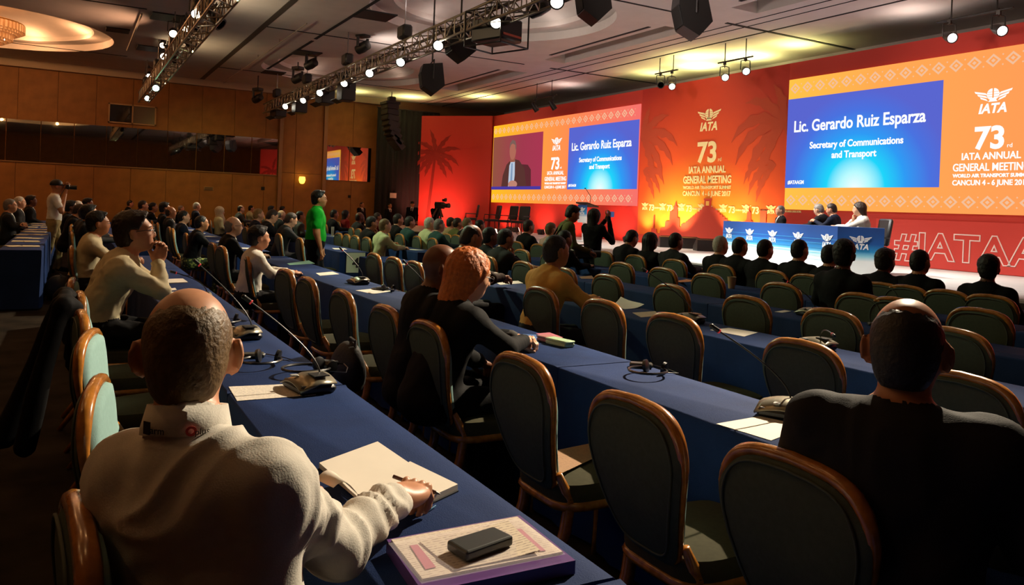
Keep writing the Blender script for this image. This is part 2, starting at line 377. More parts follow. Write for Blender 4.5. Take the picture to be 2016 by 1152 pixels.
# black drapes and hall door corner beside the stage
dr = thing('stage_drape', 'tall black pleated drape hanging between wood wall and stage wing', 'curtain', (12.9, 32.6, 0))
def pleat(x0, x1, y, h, n, amp=.06):
    m = MB(); vs = []; 
    for z in (0, h):
        for k in range(n+1): vs.append((x0+(x1-x0)*k/n, y+amp*math.sin(k*1.7), z))
    m.add(vs, [(k, k+1, n+2+k, n+1+k) for k in range(n)]); return m
dm = pleat(-1.35, 1.6, 0, 5.7, 40).mesh('cloth', blackfab, 'all'); oo = link('cloth', dm, dr); sm = oo.modifiers.new('thick', 'SOLIDIFY'); sm.thickness = .01
part('curtain_rail', MB().cyl((-1.4, 0, 5.72), (1.6, 0, 5.72), .025), black, dr)
dr2 = thing('stage_drape', 'black drape wall behind the stage backdrop', 'curtain', (17.2, 15, 0))
oo = link('cloth', pleat(-15, 17.5, 0, 5.4, 120).mesh('cloth', blackfab, 'all'), dr2); oo.rotation_euler = (0, 0, PI/2); sm = oo.modifiers.new('thick', 'SOLIDIFY'); sm.thickness = .01
for px, py, wpx, lab in ((774, 385, 11, 'white paper notice pinned on the black drape'), ):
    p = at(px, py, 1, 32.5); tag(link('notice', MB().box((0, 0, 0), (.3, .01, .22)).mesh('notice', mat('paper_dim', (.55, .5, .42), .8)), loc=p), lab, 'paper')

# stage
stg = struct('stage_floor', MB().box(((10.9+17)/2, 14, .285), (6.1, 38, .57), bev=.02), mat('stage_carpet', (.62, .6, .57), .85, noise=.06, nscale=5))
part('stage_skirt', MB().box((10.88, 14, .27), (.02, 38, .5)), black, stg, False)
# ------------------------------------------------------------------ backdrop (x = 16), print and lettering
BY0, BY1 = 3.8, 30.15; BX = 16.0; SZ = .57; BT = 5.52
bd = thing('stage_backdrop', 'long red and orange printed backdrop with palms and emblem behind the stage', 'backdrop', M=face_frame((BX, BY1, SZ), (0, -1, 0)))
L = lambda y: BY1-y              # world y -> local x
Zl = lambda z: z-SZ
red = mat('backdrop_red', (.50, .034, .022), .75)
# main printed field: three fields side by side
part('print_field', MB().box(((L(19.9))/2, (BT-SZ)/2, -.05), (L(19.9), BT-SZ, .1)), red, bd, False)
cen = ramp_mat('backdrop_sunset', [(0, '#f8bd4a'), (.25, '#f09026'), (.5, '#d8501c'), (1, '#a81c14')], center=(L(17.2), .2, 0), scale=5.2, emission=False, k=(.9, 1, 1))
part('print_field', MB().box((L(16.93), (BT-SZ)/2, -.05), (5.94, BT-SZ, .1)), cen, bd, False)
part('print_field', MB().box(((L(13.96)+L(BY0))/2, (BT-SZ)/2, -.05), (13.96-BY0, BT-SZ, .1)), red, bd, False)
bracem = mat('frame_steel', (.2, .2, .2), .5, .6)
for y in range(4, 31, 3): part('brace', MB().tube([(L(y), 0, -.6), (L(y), BT-SZ-.2, -.11), (L(y), 0, -.11)], .025, 6), bracem, bd)
gold = mat('print_cream', (.85, .75, .42), .6); palm = mat('print_palm', (.24, .016, .010), .8); palm2 = mat('print_palm_dark', (.42, .05, .018), .8)
skym = mat('print_skyline', (.56, .055, .03), .8)
def emblem_mesh(w, m, txt=True, ex=.004):
    """winged globe emblem with the IATA wordmark, w wide, centred, top at 0"""
    b = MB(); r = w*.165; cy = -r
    segs = 20
    for (z0, z1) in ((-.95, -.42), (-.36, -.03), (.03, .36), (.42, .95)):      # globe cut by parallels
        pts = []
        for i in range(segs//2+1):
            z = z0+(z1-z0)*i/(segs//2); pts.append((r*math.sqrt(max(0, 1-z*z)), cy+r*z))
        for sx in (1, -1):
            po = [(sx*(x), y) for x, y in pts]+[(sx*.02*w, pts[-1][1]), (sx*.02*w, pts[0][1])]
            b.prism(po if sx > 0 else po[::-1], 0, ex)
    for sx in (1, -1):                                                    # three feathers each side
        for k in range(3):
            y0 = cy+r*.35-k*w*.082; xo = w*(.5-.075*k); xi = w*(.15-.01*k)
            po = [(sx*xi, y0-w*.075), (sx*(xo-w*.03), y0-w*.0), (sx*xo, y0+w*.058), (sx*(xi+w*.05), y0-w*.012)]
            b.prism(po if sx > 0 else po[::-1], 0, ex)
    b.prism([(-w*.12, cy-w*.2), (w*.12, cy-w*.2), (w*.05, cy-w*.1), (-w*.05, cy-w*.1)], 0, ex)
    me = b.mesh('emblem', m)
    if txt:
        t = text_mesh('IATA', w*.36, shear=.22, bold=w*.012, extrude=ex/2, width=w*.74)
        bmm = bmesh.new(); bmm.from_mesh(me); t.transform(Matrix.Translation((0, cy-w*.5, ex/2))); bmm.from_mesh(t); bmm.to_mesh(me); bmm.free()
    return me
def emblem(parent, x, y, w, m, z=.008, txt=True): return link('emblem', emblem_mesh(w, m, txt), parent, loc=(x, y, z))
# centre artwork
cx = L(16.82)
emblem(bd, cx, Zl(4.62), .95, gold)
lettering('73', .82, bd, cx-.03, Zl(3.08), gold, bold=.025, width=.78)
lettering('rd', .16, bd, cx+.5, Zl(3.08), gold)
lettering('IATA ANNUAL', .27, bd, cx, Zl(2.76), gold, bold=.009, width=1.5)
lettering('GENERAL MEETING', .3, bd, cx, Zl(2.46), gold, bold=.009, width=1.95)
lettering('WORLD AIR TRANSPORT SUMMIT', .13, bd, cx, Zl(2.29), gold, bold=.003, width=1.95)
lettering('CANCUN  4 - 6 JUNE 2017', .2, bd, cx, Zl(2.09), gold, bold=.005, width=1.95)
sm_e = emblem_mesh(.34, gold); sm_t = text_mesh('73', .26, bold=.006); sm_t.materials.append(gold); sm_l = text_mesh('IATA ANNUAL GENERAL MEETING', .075, width=.5, align='LEFT'); sm_l.materials.append(gold)
for k in range(7):
    x = .35+L(19.9)+k*.86
    link('emblem', sm_e, bd, loc=(x, Zl(1.86), .008)); link('lettering', sm_t, bd, loc=(x+.33, Zl(1.62), .008)); link('lettering', sm_l, bd, loc=(x+.47, Zl(1.68), .008))
def frond(b, x, y, ang, ln, wd, curl, n=9):
    """one drooping palm leaf with saw-tooth leaflets, as a flat print"""
    px, py, a = x, y, ang; up = []; dn = []
    for i in range(n+1):
        s = i/n; wv = wd*math.sin(PI*min(1, s*.9+.08))*(1 if i % 2 else .62)
        nx, ny = -math.sin(a), math.cos(a)
        up.append((px+nx*wv*.55, py+ny*wv*.55)); dn.append((px-nx*wv, py-ny*wv))
        px += math.cos(a)*ln/n; py += math.sin(a)*ln/n; a += curl/n
    for i in range(n):
        z_ = .0004*len(b.f)/9; b.add([(*up[i], z_), (*up[i+1], z_), (*dn[i+1], z_), (*dn[i], z_)], [(0, 1, 2, 3)])
def palm_print(parent, x, y, s, m, angs, trunk=None, z=.006, clip=None):
    b = MB()
    for ang, ln, curl in angs: frond(b, x, y, R(ang), ln*s, .17*s, R(curl))
    if trunk: b.add([(x-.06*s, y, 0), (x+.06*s, y, 0), (trunk+.09*s, 0, 0), (trunk-.09*s, 0, 0)], [(0, 1, 2, 3)])
    if clip: b.v = [(min(max(v[0], clip[0]), clip[1]), max(.02, min(v[1], clip[2])), v[2]) for v in b.v]
    return part('palm_print', b, m, parent, False, loc=(0, 0, z))
A = [(150, 1.3, 70), (120, 1.1, 60), (60, 1.2, -70), (30, 1.5, -90), (5, 1.5, -80), (-25, 1.4, -60), (-50, 1.3, -30), (180, 1.3, 60), (205, 1.2, 50), (90, .9, -40)]
palm_print(bd, L(19.9)+.1, Zl(3.9), 1.25, palm2, A, None, clip=(L(19.9)+.01, L(13.98), BT-SZ-.05))
palm_print(bd, L(19.7), Zl(2.9), .85, palm2, [(20, 1.5, -100), (-10, 1.4, -70), (-40, 1.3, -40)], None, .007, clip=(L(19.9)+.01, L(13.98), 5))
palm_print(bd, L(14.1), Zl(3.9), 1.35, palm2, [(180-a, l, -c) for a, l, c in A], None, clip=(L(19.9), L(13.98), BT-SZ-.05))
palm_print(bd, L(14.3), Zl(2.9), .9, palm2, [(160, 1.5, 100), (190, 1.4, 70), (220, 1.3, 40)], None, .007, clip=(L(19.9), L(13.98), 5))
# skyline print along the foot
sk = [(-.3, 0), (-.3, .28), (.3, .3), (.32, .36), (.62, .36), (.64, .52), (.72, .52), (.73, .95), (.79, .95), (.8, .52), (.95, .5), (.97, .38), (1.15, .36), (1.2, .55), (1.45, .58), (1.46, .78), (1.7, .8), (1.72, 1.12), (1.9, 1.13), (1.92, 1.3), (1.98, 1.3), (2.0, 1.42), (2.06, 1.42), (2.08, 1.3), (2.14, 1.28), (2.16, .92), (2.28, .9), (2.3, .62), (2.38, .62), (2.4, .72), (2.5, .74)]
st = []
for k in range(8): st += [(2.5+.125*k, .74+.065*k), (2.5+.125*(k+1), .74+.065*k)]
sk += st+[(3.5, 1.26), (3.52, 1.3), (3.6, 1.3), (3.6, 1.5), (3.56, 1.5), (3.56, 1.55), (3.98, 1.55), (3.98, 1.5), (3.94, 1.5), (3.94, 1.3), (4.02, 1.3), (4.04, 1.26)]
for k in range(8): sk += [(4.04+.125*k, 1.26-.065*k), (4.04+.125*(k+1), 1.26-.065*k)]
sk += [(5.1, .72), (5.3, .6), (5.6, .55), (5.62, .9), (5.7, .92), (5.72, 1.15), (5.78, 1.2), (5.8, 1.36), (5.82, 1.2), (5.88, 1.15), (5.9, .92), (5.98, .9), (6.0, .6), (6.3, .6), (6.3, 1.18), (6.27, 1.22), (6.6, 1.22), (6.57, 1.18), (6.57, .6), (6.9, .58), (6.92, .7), (7.1, .7), (7.12, .5), (7.3, .5), (7.3, 0)]
ksc = 5.94/7.6
SKY = [(L(19.9)+.24+x*ksc, z*.93) for x, z in sk]
part('skyline_print', MB().prism(SKY, .012, .03), skym, bd, False)
part('skyline_gate_print', MB().box((L(19.9)+.24+3.77*ksc, 1.4*.93, .034), (.13, .13, .006)), mat('print_gold', (.9, .5, .1), .7), bd, False)
# red foot panel with the outlined hashtag
ht = link('lettering', text_mesh('#IATAA', 1.02, outline=.017, spacing=1.05, bold=.03), bd); ht.data.materials.append(mat('outline_white', (.9, .75, .7), .6))
xs = [v.co.x for v in ht.data.vertices]; ys = [v.co.y for v in ht.data.vertices]; kx = 3.08/(max(xs)-min(xs)); ky = .66/(max(ys)-min(ys))
for v in ht.data.vertices: v.co.x = (v.co.x-min(xs))*kx; v.co.y = (v.co.y-min(ys))*ky; v.co.z *= .6
ht.location = (L(10.83), .11, .03)
part('foot_panel', MB().box((L((11.3+3.82)/2), .52, .012), (11.3-3.82, 1.02, .024)), mat('foot_red', (.62, .05, .035), .7), bd, False)

# side wing of two angled panels with a printed palm
wing = thing('stage_wing', 'bright red angled wing panels with a dark printed palm left of the screen', 'backdrop', M=face_frame((13.4, 32.8, SZ), (1.6, -1.7, 0)))
wl1 = math.hypot(1.6, 1.7)
part('wing_panel', MB().box((wl1/2, (BT-SZ)/2, -.05), (wl1, BT-SZ, .1)), red, wing, False)
w2 = part('wing_panel', MB().box((.69, (BT-SZ)/2, -.05), (1.38, BT-SZ, .1)), red, wing, False); w2.location = (wl1, 0, 0); w2.rotation_euler = (0, R(-3), 0)
palm_print(wing, 1.05, 3.15, .95, palm, [(150, 1.3, 80), (120, 1.3, 70), (95, 1.3, 20), (70, 1.3, -40), (45, 1.4, -70), (15, 1.4, -80), (-15, 1.3, -60), (-45, 1.2, -30), (180, 1.2, 70), (210, 1.2, 40), (235, 1.1, 20)], .75, clip=(.02, wl1+.6, 4.9))

wing2 = thing('stage_wing', 'red angled wing panels at the far right end of the stage seen in the mirrors', 'backdrop', M=face_frame((16.0, 3.8, SZ), (-1.0, -.95, 0)))
part('wing_panel', MB().box((.69, (BT-SZ)/2, -.05), (1.38, BT-SZ, .1)), red, wing2, False)
w3 = part('wing_panel', MB().box((wl1/2, (BT-SZ)/2, -.05), (wl1, BT-SZ, .1)), red, wing2, False); w3.location = (1.38, 0, 0); w3.rotation_euler = (0, R(-3), 0)
palm_print(w3, 1.2, 3.15, .95, palm, [(150, 1.3, 80), (95, 1.3, 20), (45, 1.4, -70), (15, 1.4, -80), (-15, 1.3, -60), (180, 1.2, 70), (210, 1.2, 40)], 1.5, clip=(.02, wl1, 4.9))
# ------------------------------------------------------------------ projection screens
def screen(label, y_left, zs, stops, order):
    z0, z1 = zs; Wd = 10.03; Hh = z1-z0
    s = thing('projection_screen', label, 'screen', M=face_frame((BX-.02, y_left, z0), (0, -1, 0)))
    m = ramp_mat('screen_glow_%d' % y_left, stops, axis=('X', 0, Wd), strength=1.08)
    part('picture', MB().box((Wd/2, Hh/2, -.0), (Wd, Hh, .06)), m, s, False)
    dm = emis('screen_diamond_%d' % y_left, stops[-1][1] if False else (.95, .55, .34), .95)
    n = 27; w_, h_ = .15, .135; b = MB()
    o = [(-w_, 0), (0, -h_), (w_, 0), (0, h_)]; i = [(-w_*.62, 0), (0, -h_*.62), (w_*.62, 0), (0, h_*.62)]
    b.add([(*p, 0) for p in o]+[(*p, 0) for p in i], [(j, (j+1) % 4, 4+(j+1) % 4, 4+j) for j in range(4)])
    b.add([(-w_*.3, 0, 0), (0, -h_*.3, 0), (w_*.3, 0, 0), (0, h_*.3, 0)], [(0, 1, 2, 3)])
    for sy in (-1, 1): b.add([(.185-.02, sy*.1, 0), (.185, sy*.1-.02, 0), (.185+.02, sy*.1, 0), (.185, sy*.1+.02, 0)], [(0, 1, 2, 3)])
    dme = b.mesh('diamond', dm)
    for yy in (.24, Hh-.24):
        for k in range(n-1): link('diamond', dme, s, loc=(.2+k*(Wd-.25)/(n-1), yy, .034))
    wtx = emis('screen_white', (1, 1, .97), 1.05)
    bw, bh, bz = 4.08, 2.27, .55
    blue_x = 0 if order == 'R' else Wd-bw
    blue = ramp_mat('screen_blue_%d' % y_left, [(0, '#f4ffff'), (.17, '#b8fbff'), (.34, '#1fd6fb'), (.56, '#2f9bf5'), (.8, '#4a72e0'), (1, '#5a66d0')], center=(blue_x+bw/2, bz-.02, 0), scale=2.3, k=(1.0, 1, 1), strength=1.0)
    part('title_card', MB().box((blue_x+bw/2, bz+bh/2, .034), (bw, bh, .008)), blue, s, False)
    lettering('Lic. Gerardo Ruiz Esparza', .4, s, blue_x+bw/2-.06, bz+1.42, wtx, z=.045, bold=.008, width=3.5)
    lettering('Secretary of Communications', .23, s, blue_x+bw/2-.06, bz+.98, wtx, z=.045, bold=.006, width=2.5)
    lettering('and Transport', .23, s, blue_x+bw/2-.06, bz+.72, wtx, z=.045, bold=.006, width=1.2)
    lettering('#IATAAGM', .13, s, blue_x+.34, bz+.1, wtx, z=.045, bold=.003, width=.5)
    # column with emblem and meeting name
    c = (bw+(Wd-2*bw)/2+.1)
    emblem(s, c, bz+1.98, .74, wtx, .036)
    lettering('73', .62, s, c-.04, bz+.78, wtx, z=.04, bold=.02, width=.58); lettering('rd', .12, s, c+.36, bz+.78, wtx, z=.04)
    for t, sz, y, wd in (('IATA ANNUAL', .2, .56, 1.15), ('GENERAL MEETING', .22, .33, 1.5), ('WORLD AIR TRANSPORT SUMMIT', .1, .2, 1.5), ('CANCUN 4 - 6 JUNE 2017', .15, .04, 1.5)):
        lettering(t, sz, s, c, bz+y, wtx, z=.04, bold=.004, width=wd)
    # live picture of a speaker at a table
    vx = Wd-bw if order == 'R' else .04
    vid = ramp_mat('video_back_%d' % y_left, [(0, '#a8604c'), (.6, '#b8435a'), (1, '#c0405e')], axis=('X', vx, vx+bw), strength=.75)
    v = part('video_picture', MB().box((vx+bw/2, bz+bh/2, .034), (bw, bh, .008)), vid, s, False)
    sx = bw/4.08
    def flat(nm, pts, col, z, k=1.0):
        part(nm, MB().prism([(vx+x*sx, bz+y) for x, y in pts], z, z+.003), emis('video_'+nm, col, k), v, False)
    el = lambda cx, cy, rx, ry, n=20: [(cx+rx*math.cos(2*PI*i/n), cy+ry*math.sin(2*PI*i/n)) for i in range(n)]
    flat('chair', [(2.1, .1), (3.3, .1), (3.25, .8), (3.0, 1.0), (2.3, 1.05)], '#5d2a30', .039)
    flat('suit', [(.85, .1), (.95, .6), (1.25, 1.05), (1.7, 1.3), (2.3, 1.2), (2.75, .85), (2.95, .1)], '#5a3430', .043)
    flat('shirt', [(1.45, .12), (1.5, 1.0), (1.65, 1.22), (1.95, 1.22), (1.98, .6), (1.9, .12)], '#b9c6d8', .047)
    flat('tie', [(1.62, .12), (1.68, 1.1), (1.78, 1.1), (1.8, .12)], '#7f98b8', .051)
    flat('neck', [(1.55, 1.15), (1.95, 1.15), (1.98, 1.4), (1.55, 1.4)], '#9c5a48', .052)
    flat('face', el(1.76, 1.62, .27, .38), '#b06a58', .055)
    flat('hair', [(1.48, 1.7), (1.52, 1.95), (1.7, 2.08), (1.95, 2.02), (2.05, 1.8), (2.0, 1.62), (1.95, 1.85), (1.75, 1.92), (1.6, 1.88)], '#7d5f58', .059)
    flat('hands', el(1.85, .22, .38, .16), '#c08472', .06)
    flat('table_edge', [(0, 0), (4.08, 0), (4.08, .13), (0, .13)], '#4a3aa0', .064)
    return s
screen('wide left screen with speaker video and blue name card between red wing and emblem', 29.97, (1.74, 5.06), [(0, '#fbb91f'), (.35, '#fa9c3c'), (.7, '#f58056'), (1, '#f06f68')], 'L')
screen('wide right screen with large blue name card behind the blue stage table', 13.92, (1.755, 5.08), [(0, '#fbbd45'), (.25, '#f9a550'), (.55, '#f89a54'), (1, '#f5925c')], 'R')
# ================================================================== rigging
alu = mat('truss_aluminium', (.32, .27, .2), .4, .7); lampblack = mat('lamp_black', (.015, .014, .013), .45); steel = mat('steel', (.25, .25, .25), .35, .9)
def truss(label, x, y0, y1, z=4.95, s=.34):
    t = thing('lighting_truss', label, 'truss', (x, y0, z)); Ln = y1-y0
    for sx in (-1, 1):
        for sz in (-1, 1): part('chord', MB().cyl((sx*s/2, 0, sz*s/2), (sx*s/2, Ln, sz*s/2), .026, n=8), alu, t)
    b = MB(); n = int(Ln/.42); d = Ln/n
    for k in range(n):
        a = 1 if k % 2 else -1
        for sx in (-1, 1): b.cyl((sx*s/2, k*d, -a*s/2), (sx*s/2, (k+1)*d, a*s/2), .013, n=5, caps=False)
        for sz in (-1, 1): b.cyl((-a*s/2, k*d, sz*s/2), (a*s/2, (k+1)*d, sz*s/2), .013, n=5, caps=False)
        for sx in (-1, 1): b.cyl((sx*s/2, k*d, -s/2), (sx*s/2, k*d, s/2), .011, n=5, caps=False)
    part('lacing', b, alu, t)
    for y in np.arange(1.5, Ln, 4.2):
        part('hoist_chain', MB().cyl((0, float(y), s/2), (0, float(y), HC-z), .014, n=6), steel, t)
        part('hoist', MB().box((0, float(y), s/2+.28), (.24, .4, .3), bev=.04), lampblack, t)
    part('power_cable', MB().tube([(s/2+.02, y, s/2+.03+.05*math.sin(y*1.3)) for y in np.linspace(0, Ln, 40)], .018, 6), lampblack, t)
truss('long box truss with lamps running over the middle of the audience', 6.45, 2.5, 30.6)
truss('shorter box truss with lamps hanging above the left aisle', 2.14, 11.5, 30.8)

def lens_mat(c, s): return emis('lens_%s_%d' % (''.join('%02d' % int(v*99) for v in c), s*10), c, s)
_par = {}
def par_meshes(L=.34, r=.105):
    if (L, r) in _par: return _par[(L, r)]
    body = MB().lathe([(.03, -L*.62), (r*.55, -L*.6), (r*.8, -L*.3), (r, -L*.05), (r, L*.4), (r*1.12, L*.42), (r*1.12, L*.47), (r*.9, L*.47), (r*.9, L*.4)], n=18)
    yoke = MB().tube([(-r*1.25, 0, 0), (-r*1.25, 0, .0), (-r*1.25, .1, 0), (-r*1.2, .24, 0), (0, .27, 0), (r*1.2, .24, 0), (r*1.25, .1, 0), (r*1.25, 0, 0)], .014, 6)
    lens = MB().lathe([(.002, L*.43), (r*.5, L*.425), (r*.88, L*.41)], n=18, caps=False)
    _par[(L, r)] = (body.mesh('can', lampblack, True), yoke.mesh('yoke', lampblack, True), lens)
    return _par[(L, r)]
def lamp(label, loc, target, col=(1, .9, .7), s=14, L=.34, r=.105, group='stage lamps', name='spotlight', hang=.27):
    """a can on a yoke: 'loc' is the lamp body, it hangs from a clamp above"""
    t = thing(name, label, 'spotlight', loc, group=group)
    b, y, lens = par_meshes(L, r); q = (Vector(target)-Vector(loc)).to_track_quat('Z', 'Y').to_matrix().to_4x4()
    link('can', b, t, M=q)
    az = math.atan2(target[1]-loc[1], target[0]-loc[0]); Y = Matrix.Rotation(az+PI/2, 4, 'Z') @ Matrix.Rotation(PI/2, 4, 'X')
    link('yoke', y, t, M=Y)
    link('lens', lens.mesh('lens', lens_mat(col, s), 'all'), t, M=q)
    part('clamp', MB().box((0, 0, hang), (.05, .07, .09)).cyl((0, 0, .22), (0, 0, hang+.08), .012, n=6), lampblack, t)
    return t
CAMP = (0, 0, 1.5)
i = 0
for px, py, dz, s in ((565, 207, -.35, 16), (600, 195, -.3, 12), (633, 180, -.38, 20), (681, 161, -.36, 16), (731, 141, -.36, 20), (792, 119, -.33, 24), (866, 86, -.36, 30), (979, 41, -.45, 28), (1098, 0, -.45, 30)):
    p = at(px, py, 0, 6.45+(.05 if i % 2 else -.1)); i += 1
    lamp('lit white spotlight on the long truss, %s from its far end' % ORD[i-1], p, (p.x-5.0, p.y-6.5, .6), (1, .93, .75), s, group='lit lamps on the long truss')
for k, y in enumerate((7.5, 5.0, 3.2)):
    lamp('lit white spotlight on the long truss above the %s pair of tables' % ('nearest', 'second', 'third')[k], (6.45, y, 4.6), (1.2, y-2.5, .6), (1, .93, .75), 24, group='lit lamps on the long truss')
i = 0
for px, py, c, s in ((386, 24, (1, .85, .6), 18), (366, 52, (1, .8, .55), 10), (341, 63, (1, .75, .5), 12), (321, 86, (1, .75, .5), 14), (323, 108, (1, .85, .65), 12), (293, 147, (1, .9, .75), 8), (307, 171, (.45, 1, .6), 26), (290, 191, (.8, 1, .85), 14)):
    p = at(px, py, 0, 2.14+(.12 if i % 2 else -.12)); i += 1
    lamp(('lit green spotlight at the low end of the left truss' if i == 7 else 'lit spotlight on the left truss, %s from the top' % ORD[i-1]), p, (p.x-.7, p.y-8, .9), c, s, .3, .1, group='lit lamps on the left truss')
for k, (px, py) in enumerate(((412, 30), (425, 40), (382, 45), (375, 85), (362, 62), (348, 120), (335, 100), (318, 145), (405, 8))):
    p = at(px, py, 0, 2.34); lamp('dark unlit moving lamp under the left truss, %s from the top' % ORD[k], p, (p.x+3, p.y-2, 2.0), (.02, .02, .02), .0, .3, .12, group='unlit lamps on the left truss')
# black barn-door boxes hanging below the long truss
def boxlamp(label, px, py, w, h, d, rz=0, x=6.62):
    p = at(px, py, 0, x); t = thing('flood_box', label, 'lamp', p, rz, group='flood boxes under the long truss')
    part('housing', MB().box((0, 0, 0), (d, w, h), bev=.02), lampblack, t)
    part('barn_door', MB().box((-d/2-.08, 0, h/2+.05), (.2, w*.95, .012), Matrix.Rotation(R(-25), 3, 'Y')), lampblack, t, False)
    part('barn_door', MB().box((-d/2-.08, 0, -h/2-.03), (.2, w*.95, .012), Matrix.Rotation(R(25), 3, 'Y')), lampblack, t, False)
    part('hanger', MB().tube([(0, -w/2-.02, 0), (0, -w/2-.02, h*.8), (0, w/2+.02, h*.8), (0, w/2+.02, 0)], .015, 6), lampblack, t)
    part('drop_rod', MB().cyl((0, 0, h*.8), (-.1, 0, max(h*.9, 5.1-p.z)), .015, n=6), lampblack, t)
for k, (px, py, w, h) in enumerate(((548, 217, 1.0, .55), (590, 205, .55, .62), (640, 188, .75, .55), (682, 176, .5, .66))):
    boxlamp('black flood box under the far half of the long truss, %s from the far end' % ORD[k], px, py, w, h, .4)
# loudspeakers (wedge cabinets) hung from the ceiling
def wedge(label, px, py, x, w, h, az, tilt, group='hung loudspeakers'):
    p = at(px, py, 0, x); t = thing('hanging_loudspeaker', label, 'speaker', p, R(az), group=group)
    po = [(-.26, h/2), (.2, h/2), (.26, h*.28), (.26, -h*.22), (.02, -h/2), (-.26, -h*.25)]
    M = Matrix.Rotation(R(tilt), 4, 'Y') @ Matrix.Rotation(PI/2, 4, 'X')
    part('cabinet', MB().prism(po, -w/2, w/2, M), lampblack, t, False)
    G = Matrix.Rotation(R(tilt), 4, 'Y')
    part('grille', MB().box((0, 0, 0), (.02, w*.9, h*.44)), mat('speaker_grille', (.03, .03, .03), .8, noise=.5, nscale=200), t, False, M=G @ Matrix.Translation((.265, 0, h*.03)))
    part('bracket', MB().tube([(0, -w/2-.02, 0), (0, -w/2-.02, h*.62), (0, w/2+.02, h*.62), (0, w/2+.02, 0)], .018, 6), lampblack, t)
    part('hanger', MB().cyl((0, 0, h*.62), (0, 0, max(.3, HC-p.z)+(.5 if any(math.hypot(p.x-a, p.y-b) < c for a, b, c in DOMES) else 0)), .02, n=8), lampblack, t)
wedge('black hung loudspeaker with angled cabinet right of the lamp truss', 850, 158, 7.4, .5, .72, 165, 8)
wedge('black hung loudspeaker beside the big box on the truss', 906, 87, 6.9, .5, .75, 170, 8)
wedge('black hung loudspeaker cut by the top edge near the middle', 1168, 4, 8.2, .5, .8, 160, 10)
wedge('black hung loudspeaker at top of photo above the centre emblem', 1362, 32, 9.4, .5, .8, 155, 14)
# projector in a cage on the long truss
p = at(978, 62, 0, 6.7); t = thing('projector_cage', 'big black projector box in a frame under the long truss', 'projector', p, R(20))
part('housing', MB().box((0, 0, 0), (.6, .75, .42), bev=.03), lampblack, t)
fr = MB()
for sx in (-.38, .38):
    for sy in (-.44, .44): fr.cyl((sx, sy, -.3), (sx, sy, .34), .016, n=6)
    for sz in (-.3, .34): fr.cyl((sx, -.44, sz), (sx, .44, sz), .016, n=6)
for sy in (-.44, .44):
    for sz in (-.3, .34): fr.cyl((-.38, sy, sz), (.38, sy, sz), .016, n=6)
part('cage_frame', fr, lampblack, t)
part('lens_tube', MB().cyl((.3, .1, .02), (.48, .1, .02), .07, n=16), lampblack, t)
part('warning_strip', MB().box((0, -.385, -.12), (.5, .01, .04)), mat('strip_red', (.5, .1, .05), .6), t)
# moving heads hanging over the truss
def moving_head(label, px, py, x):
    p = at(px, py, 0, x); t = thing('moving_head_lamp', label, 'lamp', p, R(-60), group='moving heads')
    part('base', MB().box((0, 0, .26), (.34, .28, .12), bev=.02), lampblack, t)
    part('hanger', MB().cyl((0, 0, .3), (0, 0, max(.36, HC-p.z)), .02, n=6), lampblack, t)
    part('arm', MB().tube([(0, -.2, .2), (0, -.2, -.08)], .04, 8), lampblack, t); part('arm', MB().tube([(0, .2, .2), (0, .2, -.08)], .04, 8), lampblack, t)
    part('head', MB().lathe([(.05, -.22), (.13, -.18), (.15, 0), (.13, .2), (.1, .22)], (0, 0, -.08), 16, Matrix.Rotation(R(70), 3, 'Y')), lampblack, t)
for k, (px, py, x, lab) in enumerate(((714, 88, 6.9, 'black moving head lamp above the truss left of the tall loudspeaker'), (507, 190, 6.0, 'black moving head lamp at the far end of the long truss'), (1060, 8, 7.4, 'black moving head lamp at the top edge beside the projector box'), (586, 150, 6.5, 'black moving head lamp on the truss under a ceiling hatch'), (612, 350/3+5, 6.4, 'small black moving head lamp high on the long truss'))):
    moving_head(lab, px, py, x)
# lamp pairs on short bars in front of the backdrop
def lamp_bar(label, pts, x, lit, tg):
    ps = [at(px, py, 0, x) for px, py in pts]; m = sum((Vector(p) for p in ps), Vector())/len(ps); zb = max(p.z for p in ps)+.32
    t = thing('lamp_bar', label, 'lamp bar', (m.x, m.y, zb), group='lamp bars above the stage')
    y0 = min(p.y for p in ps)-m.y-.25; y1 = max(p.y for p in ps)-m.y+.25
    part('bar', MB().cyl((0, y0, 0), (0, y1, 0), .024), lampblack, t)
    for sy in (y0*.6, y1*.6): part('hanger', MB().cyl((0, sy, 0), (0, sy, max(.2, HC-zb)), .014, n=6), lampblack, t)
    for p, l in zip(ps, lit):
        k = 'lit' if l else 'unlit'
        lamp('%s stage lamp at the %s of the %s' % (k, 'left' if p is ps[0] else 'right', label.split(',')[0]), p, tg(p), (1, .97, .92) if l else (.03, .03, .03), 20 if l else 0, .34, .095, group='lamps above the stage', hang=max(.27, zb-p.z-.04))
back = lambda p: (p.x-6, p.y-9, .6)
lamp_bar('bar over the left palm print, one lamp lit', [(1300, 165), (1322, 168)], 15.1, (0, 1), back)
lamp_bar('bar over the right palm print, both lamps lit', [(1426, 150), (1467, 138)], 15.1, (1, 1), back)
lamp_bar('bar over the right screen, both lamps lit', [(1868, 72), (1965, 58)], 14.6, (1, 1), back)
lamp_bar('bar over the left screen, both lamps unlit', [(1053, 212), (1088, 208)], 14.8, (0, 0), lambda p: (p.x+2, p.y-1, 2))
